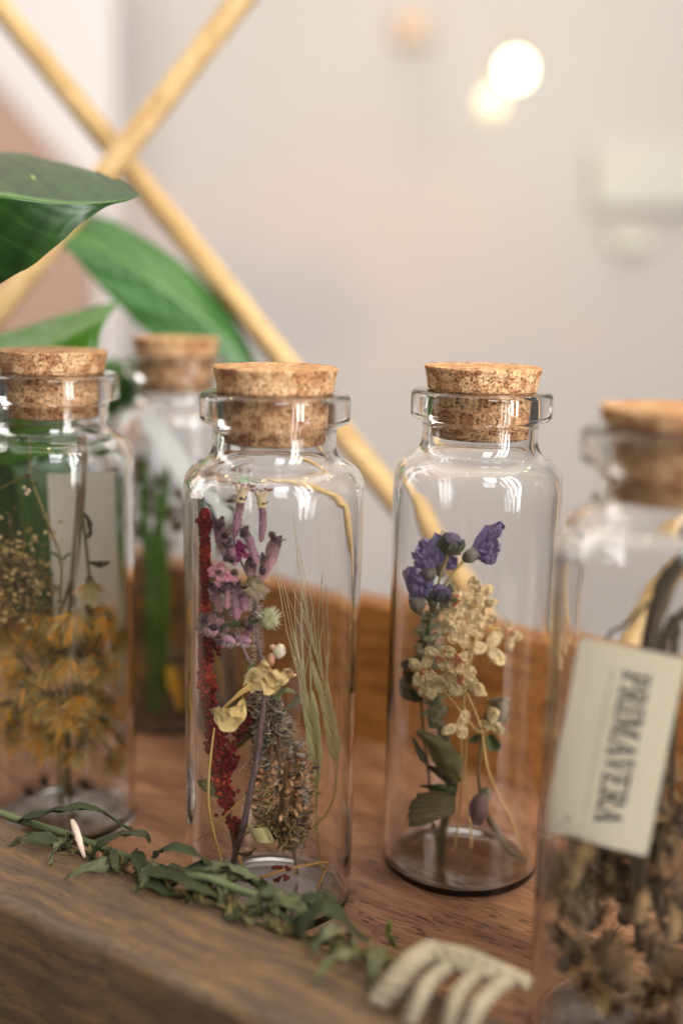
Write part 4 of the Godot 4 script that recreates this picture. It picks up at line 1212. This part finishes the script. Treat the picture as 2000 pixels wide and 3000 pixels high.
func herb_strand() -> void:
	var t := thing("green_herb_strand", ph(400, 2530, 11.0), "limp dark green herb strand lying along the tray's front rail", "herb")
	var g0 := col(40, 46, 28)
	var g1 := col(70, 72, 46)
	for q in [[[[-60, 2365, 12.5], [0, 2382, 12.5], [90, 2412, 12.5], [200, 2446, 12.5], [300, 2484, 12.5], [400, 2520, 12.6], [520, 2566, 12.5]], 0.75], [[[520, 2566, 13], [600, 2570, 15], [700, 2605, 15], [830, 2652, 14], [900, 2680, 13]], 0.7], [[[560, 2610, 12], [640, 2660, 9], [720, 2700, 8], [860, 2740, 8], [1000, 2770, 8]], 0.6]]:
		stem(t, hpath(q[0], 13), [q[1], q[1] * 0.9, q[1] * 0.7], col(98, 104, 74), col(80, 90, 60))
	var lv := [
		[[[60, 2402, 13], [110, 2382, 16], [170, 2366, 18], [240, 2354, 19], [310, 2378, 18], [385, 2432, 14]], 1.1],
		[[[262, 2510, 13], [300, 2462, 16], [360, 2436, 18], [420, 2436, 17], [448, 2470, 13]], 1.3],
		[[[455, 2500, 13], [500, 2474, 17], [540, 2474, 18], [590, 2500, 16], [636, 2560, 12]], 1.6],
		[[[410, 2530, 13], [480, 2535, 14.5], [560, 2566, 14.5], [640, 2620, 13], [676, 2668, 12]], 2.2],
		[[[420, 2500, 13], [440, 2550, 13], [500, 2600, 12.5], [580, 2640, 12]], 1.6],
		[[[655, 2672, 12], [690, 2682, 13], [740, 2668, 14], [785, 2664, 13]], 0.7],
		[[[840, 2716, 11], [900, 2660, 15], [960, 2632, 17], [1020, 2680, 15], [1075, 2760, 11]], 2.6],
		[[[850, 2650, 12], [900, 2620, 15], [950, 2612, 15], [990, 2640, 13]], 1.4],
		[[[830, 2730, 10], [860, 2770, 10], [920, 2800, 9], [990, 2830, 8]], 1.6],
		[[[960, 2720, 12], [1040, 2770, 12], [1110, 2820, 10], [1160, 2868, 8]], 1.5],
		[[[700, 2690, 9], [780, 2720, 10], [850, 2760, 9], [900, 2800, 8]], 1.4],
		[[[1000, 2790, 8], [1080, 2800, 10], [1140, 2800, 12], [1180, 2830, 10]], 1.1],
		[[[1140, 2700, 8], [1148, 2740, 9], [1160, 2780, 8]], 0.7],
	]
	for i in lv.size():
		var w: float = lv[i][1] * (2.1 if i in [3, 4, 6, 8] else 1.6)
		var ca := g0.lerp(col(120, 116, 64), 0.75 if i >= 9 else 0.0)
		leaf(t, hpath(lv[i][0], 13), [w * 0.4, w, w * 1.1, w * 0.8, w * 0.15], Vector3(0.1, 0.5, 1), 0.35, jit(ca, 0.15), jit(ca.lerp(g1, 0.6), 0.15), "leaf", 0.9)
	for i in 22:
		var f := rng.randf()
		var a := ph(lerpf(90, 1120, f) + rng.randf_range(-30, 30), lerpf(2430, 2820, f) + rng.randf_range(-30, 14), 12.6)
		var d := Vector3(rng.randfn(), 0, rng.randfn() * 0.7 + 0.2).normalized() * rng.randf_range(0.005, 0.012)
		var up := Vector3(0, rng.randf_range(0.0008, 0.0032), 0)
		var cc := g0.lerp(col(104, 104, 76), rng.randf())
		leaf(t, [a, a + d * 0.35 + up, a + d * 0.75 + up * 0.9, a + d], [0.4, rng.randf_range(0.7, 1.5), rng.randf_range(0.6, 1.2), 0.1], d.cross(Vector3(rng.randfn() * 0.5, 1, rng.randfn() * 0.5)), rng.randf_range(-0.6, 0.6), jit(cc, 0.2), jit(cc.lerp(g1, 0.5), 0.2), "leaf", 1.4)
	var mb := MB.new()
	for i in 130:
		var f := rng.randf()
		var a := ph(lerpf(150, 1150, f) + rng.randf_range(-20, 20), lerpf(2470, 2850, f) + rng.randf_range(-16, 10), 12)
		tuft(mb, a, Vector3(rng.randfn(), 0.6, rng.randfn()), 2.6, 1.0, 4, 0.3, col(84, 80, 50), col(120, 108, 70), -1)
	commit(mb, "withered_bits", M.plant, t).set_meta("kind", "stuff")
	# a pale chip lying over the strand
	var p := [ph(212, 2404, 17), ph(226, 2440, 17), ph(238, 2480, 15.5), ph(248, 2512, 13.5)]
	var c := thing("pale_wood_chip", low(p), "short pale cream stick lying across the herb strand", "stick")
	stem(c, p, [0.35, 0.6, 0.58, 0.45, 0.2], col(206, 184, 170), col(184, 158, 138), "stick", 8)
	# the off-white ribbed piece at the front rail
	var r := thing("twine_loops", ph(1300, 2900, 12.3), "off-white twine in parallel curved loops lying over the front rail", "twine")
	var white := col(142, 130, 110)
	for q in [[[[1205, 2800, 15], [1270, 2782, 16.5], [1360, 2798, 16.5], [1450, 2836, 15.5], [1545, 2880, 13]], 0.95, "band"], [[[1262, 2788, 16], [1210, 2820, 16.5], [1160, 2878, 15.5], [1110, 2932, 13]], 1.55, "strand"], [[[1322, 2830, 16], [1268, 2866, 17], [1232, 2915, 16.5], [1196, 2990, 13]], 0.95, "strand"], [[[1408, 2846, 16], [1360, 2890, 17], [1330, 2940, 16.5], [1306, 3020, 13]], 0.95, "strand"], [[[1478, 2874, 16], [1430, 2915, 17], [1390, 2965, 16.5], [1356, 3040, 13]], 0.95, "strand"], [[[1240, 2796, 16.5], [1330, 2822, 17], [1420, 2852, 16.5], [1490, 2878, 15]], 0.8, "band"]]:
		var rb := MB.new()                                     # three plies twisted into twine
		var line := smooth(hpath(q[0], 15), 12)
		for ply in 3:
			var turn := []
			for i in line.size():
				var d: Vector3 = (line[mini(i + 1, line.size() - 1)] - line[maxi(i - 1, 0)]).normalized()
				var sd := d.cross(Vector3.UP).normalized()
				var w := TAU * ply / 3.0 + i * 0.42
				turn.append(line[i] + (sd * cos(w) + d.cross(sd) * sin(w)) * 0.00055 * q[1])
			tube(rb, turn, [q[1] * 0.62, q[1] * 0.66, q[1] * 0.66, q[1] * 0.6], jit(white, 0.08), jit(white, 0.08), 7, 1, 0.3)
		commit(rb, q[2], M.flat, r)

# ---------------------------------------------------------------- the blurred room behind
func slab(called: String, px: Array, z: float, thick: float, c: Color, mat := "flat") -> MeshInstance3D:
	var mb := MB.new()
	var P := [[], [], [], []]
	var n := px.size()
	var mid := Vector3.ZERO
	for q in px:
		mid += pz(q[0], q[1], z) / n
	for i in n + 1:
		var p := pz(px[i % n][0], px[i % n][1], z)
		P[0].append(mid)
		P[1].append(p)
		P[2].append(p - Vector3(0, 0, thick))
		P[3].append(mid - Vector3(0, 0, thick))
	grid(mb, P, [c, c, c, c], true)
	for i in mb.v.size():
		mb.n[i] = Vector3(0, 0, 1) if mb.v[i].z > mid.z - thick * 0.5 else Vector3(0, 0, -1)
	return commit(mb, called, M[mat])

func backdrop() -> void:
	var im := Image.create(192, 192, false, Image.FORMAT_RGB8)
	var a := FastNoiseLite.new()
	a.seed = 4
	a.frequency = 0.013
	for y in 192:
		for x in 192:
			var n := a.get_noise_2d(x, y)
			var m := a.get_noise_2d(x + 500.0, y * 0.8 + 200.0)
			im.set_pixel(x, y, Color8(216, 208, 204).lerp(Color8(230, 206, 200), clampf(n * 1.5, 0, 1)).lerp(Color8(192, 191, 194), clampf(m * 2.2, 0, 1)))
	var m := StandardMaterial3D.new()
	m.albedo_texture = texture_of(im)
	m.roughness = 0.9
	var mb := MB.new()
	var P := []
	var U := []
	for i in 2:
		P.append([])
		U.append([])
		for j in 2:
			P[i].append(Vector3(-1.6 + 3.2 * j, -0.9 + 2.2 * i, -1.5))
			U[i].append(Vector2(j, 1 - i))
	grid(mb, P, [Color.WHITE, Color.WHITE], false, U)
	for i in 4:
		mb.n[i] = Vector3(0, 0, 1)
	structure(commit(mb, "wall", m))
	var o := slab("white_curtain", [[-500, -300], [335, -300], [345, 1200], [-500, 1200]], 1440, 0.01, col(246, 238, 238))
	tag(o, "plain white curtain panel behind the crossed rods", "curtain")
	o = slab("brown_cabinet", [[-500, -150], [-80, 170], [120, 400], [268, 560], [275, 1300], [-500, 1300]], 1000, 0.02, col(176, 146, 132))
	tag(o, "blurred brown wooden panel with slanting top behind leaves", "panel")
	o = slab("cream_board", [[1735, 430], [2300, 420], [2300, 600], [1740, 612]], 1480, 0.01, col(224, 221, 212))
	tag(o, "wide cream board fixed to the far wall", "board")
	o = slab("cream_strip", [[1790, 680], [1900, 678], [1900, 722], [1792, 724]], 1480, 0.01, col(240, 238, 222))
	tag(o, "small cream strip fixed below the wide cream board", "board")
	o = slab("peach_card", [[1160, 40], [1250, 30], [1245, 110], [1165, 120]], 1480, 0.006, col(240, 208, 180))
	tag(o, "small peach card on the far wall left of glowing bulb", "card")

func bulb(p: Vector3, r: float, c: Color, glow: float, power: float, label: String) -> void:
	var t := thing("string_light", p, label, "light bulb", "warm string lights")
	var mb := MB.new()
	blob(mb, p, Vector3(0, 1, 0), r * 2.2, r, Color.WHITE, Color.WHITE, 20, 14, 0.0)
	var m := StandardMaterial3D.new()
	m.albedo_color = Color(1, 1, 1)
	m.emission_enabled = true
	m.emission = c
	m.emission_energy_multiplier = glow
	commit(mb, "glowing_bulb", m, t)
	mb = MB.new()
	tube(mb, [p + Vector3(0, r * 0.001, 0), p + Vector3(0, r * 0.0022, 0)], [r * 0.45, r * 0.45], col(206, 190, 160), col(206, 190, 160), 10, 1)
	tube(mb, [p + Vector3(0, r * 0.0022, 0), p + Vector3(0, r * 0.0022 + 0.25, 0)], [0.8, 0.8], col(214, 204, 196), col(214, 204, 196), 6, 1)
	commit(mb, "socket_and_cord", M.flat, t)
	var l := OmniLight3D.new()
	l.name = "bulb_light"
	t.add_child(l, true)
	l.light_color = c
	l.light_energy = power
	l.light_size = r * 0.001
	l.omni_range = 6.0
	l.omni_attenuation = 2.0
	l.shadow_enabled = true

func area(called: String, at: Vector3, to: Vector3, size: Vector2, energy: float, c: Color) -> void:
	var l := AreaLight3D.new()
	l.name = numbered(called)
	add_child(l)
	l.look_at_from_position(at, to, Vector3.UP if absf((to - at).normalized().y) < 0.98 else Vector3.FORWARD)
	l.area_size = size
	l.light_energy = energy
	l.light_color = c
	l.shadow_enabled = true

func _ready() -> void:
	# camera
	var cam := Camera3D.new()
	cam.name = "camera"
	add_child(cam)
	cam.position = Vector3(0, EYE, 0)
	cam.basis = Basis(Vector3.RIGHT, -PITCH) * Basis(Vector3.BACK, ROLL)
	var lens := CameraAttributesPhysical.new()
	lens.frustum_focal_length = 12.0 * FPX / 1500.0
	lens.exposure_aperture = 12.0 * FPX / 1500.0 / 7.0
	lens.frustum_focus_distance = 0.196
	lens.frustum_near = 0.01
	lens.frustum_far = 50.0
	cam.attributes = lens
	cam.near = 0.01
	cam.far = 50.0
	cam.current = true
	# air and light
	var we := WorldEnvironment.new()
	we.name = "environment"
	var e := Environment.new()
	e.background_mode = Environment.BG_COLOR
	e.background_color = Color(0.29, 0.275, 0.265)
	e.background_energy_multiplier = 1.0
	e.tonemap_mode = Environment.TONE_MAPPER_LINEAR
	e.tonemap_exposure = 0.98
	e.sdfgi_enabled = true
	e.ssao_enabled = true
	e.ssil_enabled = true
	we.environment = e
	add_child(we)
	area("ceiling_light", Vector3(-0.1, 1.25, -0.58), Vector3(-0.1, 0, -0.54), Vector2(1.8, 1.5), 1.65, Color(1.0, 0.975, 0.945))
	for q in [-0.17, -0.03, 0.13]:                             # a tall window in front, in three narrow lights
		var across: Vector3 = Vector3(0.7, 0, -0.72) * q
		area("window_light", Vector3(0.72, 0.45, 0.5) + across, Vector3(0, 0.2, -0.2) + across, Vector2(0.085, 1.2), 0.8, Color(0.99, 0.985, 0.975))
	area("added_fill_light", Vector3(0.2, 0.8, 0.7), Vector3(0, 0.05, -0.2), Vector2(0.3, 0.4), 0.75, Color(0.98, 0.985, 1.0))  # unseen fill added behind the camera to brighten the plain tag
	area("side_window_light", Vector3(-0.95, 0.5, -0.6), Vector3(0, 0.05, -0.2), Vector2(0.5, 0.9), 0.7, Color(1.0, 0.98, 0.95))
	rng.seed = 20
	noise.seed = 2
	noise.frequency = 0.02
	make_materials()
	# the setting
	backdrop()
	build_tray()
	rod([pz(1530, 1930, 262), pz(-120, -130, 345)], 3.2, "long tan wooden rod running down to the tray behind lavender bottle")
	rod([pz(-190, 1150, 285), pz(800, -120, 318)], 3.2, "tan wooden rod crossing in front of the longer rod")
	rod([pz(1730, 2060, 236), pz(2260, 1120, 250)], 3.3, "tan wooden rod seen through bottle with lettered tag")
	houseplant()
	# the bottles and what they hold
	bottle(0, "corked glass bottle of yellow tufted flowers with plain tag")
	bottle(1, "corked glass bottle of red spike, purple flowers and grass")
	bottle(2, "corked glass bottle of violet blossoms and cream flowers")
	bottle(3, "corked glass bottle with lettered tag and brown flower heap")
	bottle(4, "corked glass bottle of green stalks touching the back rail")
	pale = 1.3  # contents coloured brighter from here, in place of light lost in the glass
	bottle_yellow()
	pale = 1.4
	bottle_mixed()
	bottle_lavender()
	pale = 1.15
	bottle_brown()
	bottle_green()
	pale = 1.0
	herb_strand()
	# string lights
	bulb(pz(1510, 205, 1250), 14.0, Color(1.0, 0.93, 0.74), 9.0, 0.006, "bright round bulb glowing white before the far wall")
	bulb(pz(1436, 305, 1300), 15.0, Color(1.0, 0.90, 0.36), 0.7, 0.002, "dimmer yellow bulb added for the glow beside the bright one")  # glowing bulb added to give the yellow smear beside the lamp
	for q in [[-0.30, 0.52, -0.34], [-0.06, 0.47, -0.12], [0.14, 0.50, -0.28], [0.28, 0.46, 0.02], [0.32, 0.5, -0.45]]:
		bulb(Vector3(q[0], q[1], q[2]), 12.0, Color(1.0, 0.90, 0.58), 60.0, 0.002, "small warm string light hanging over the tray")
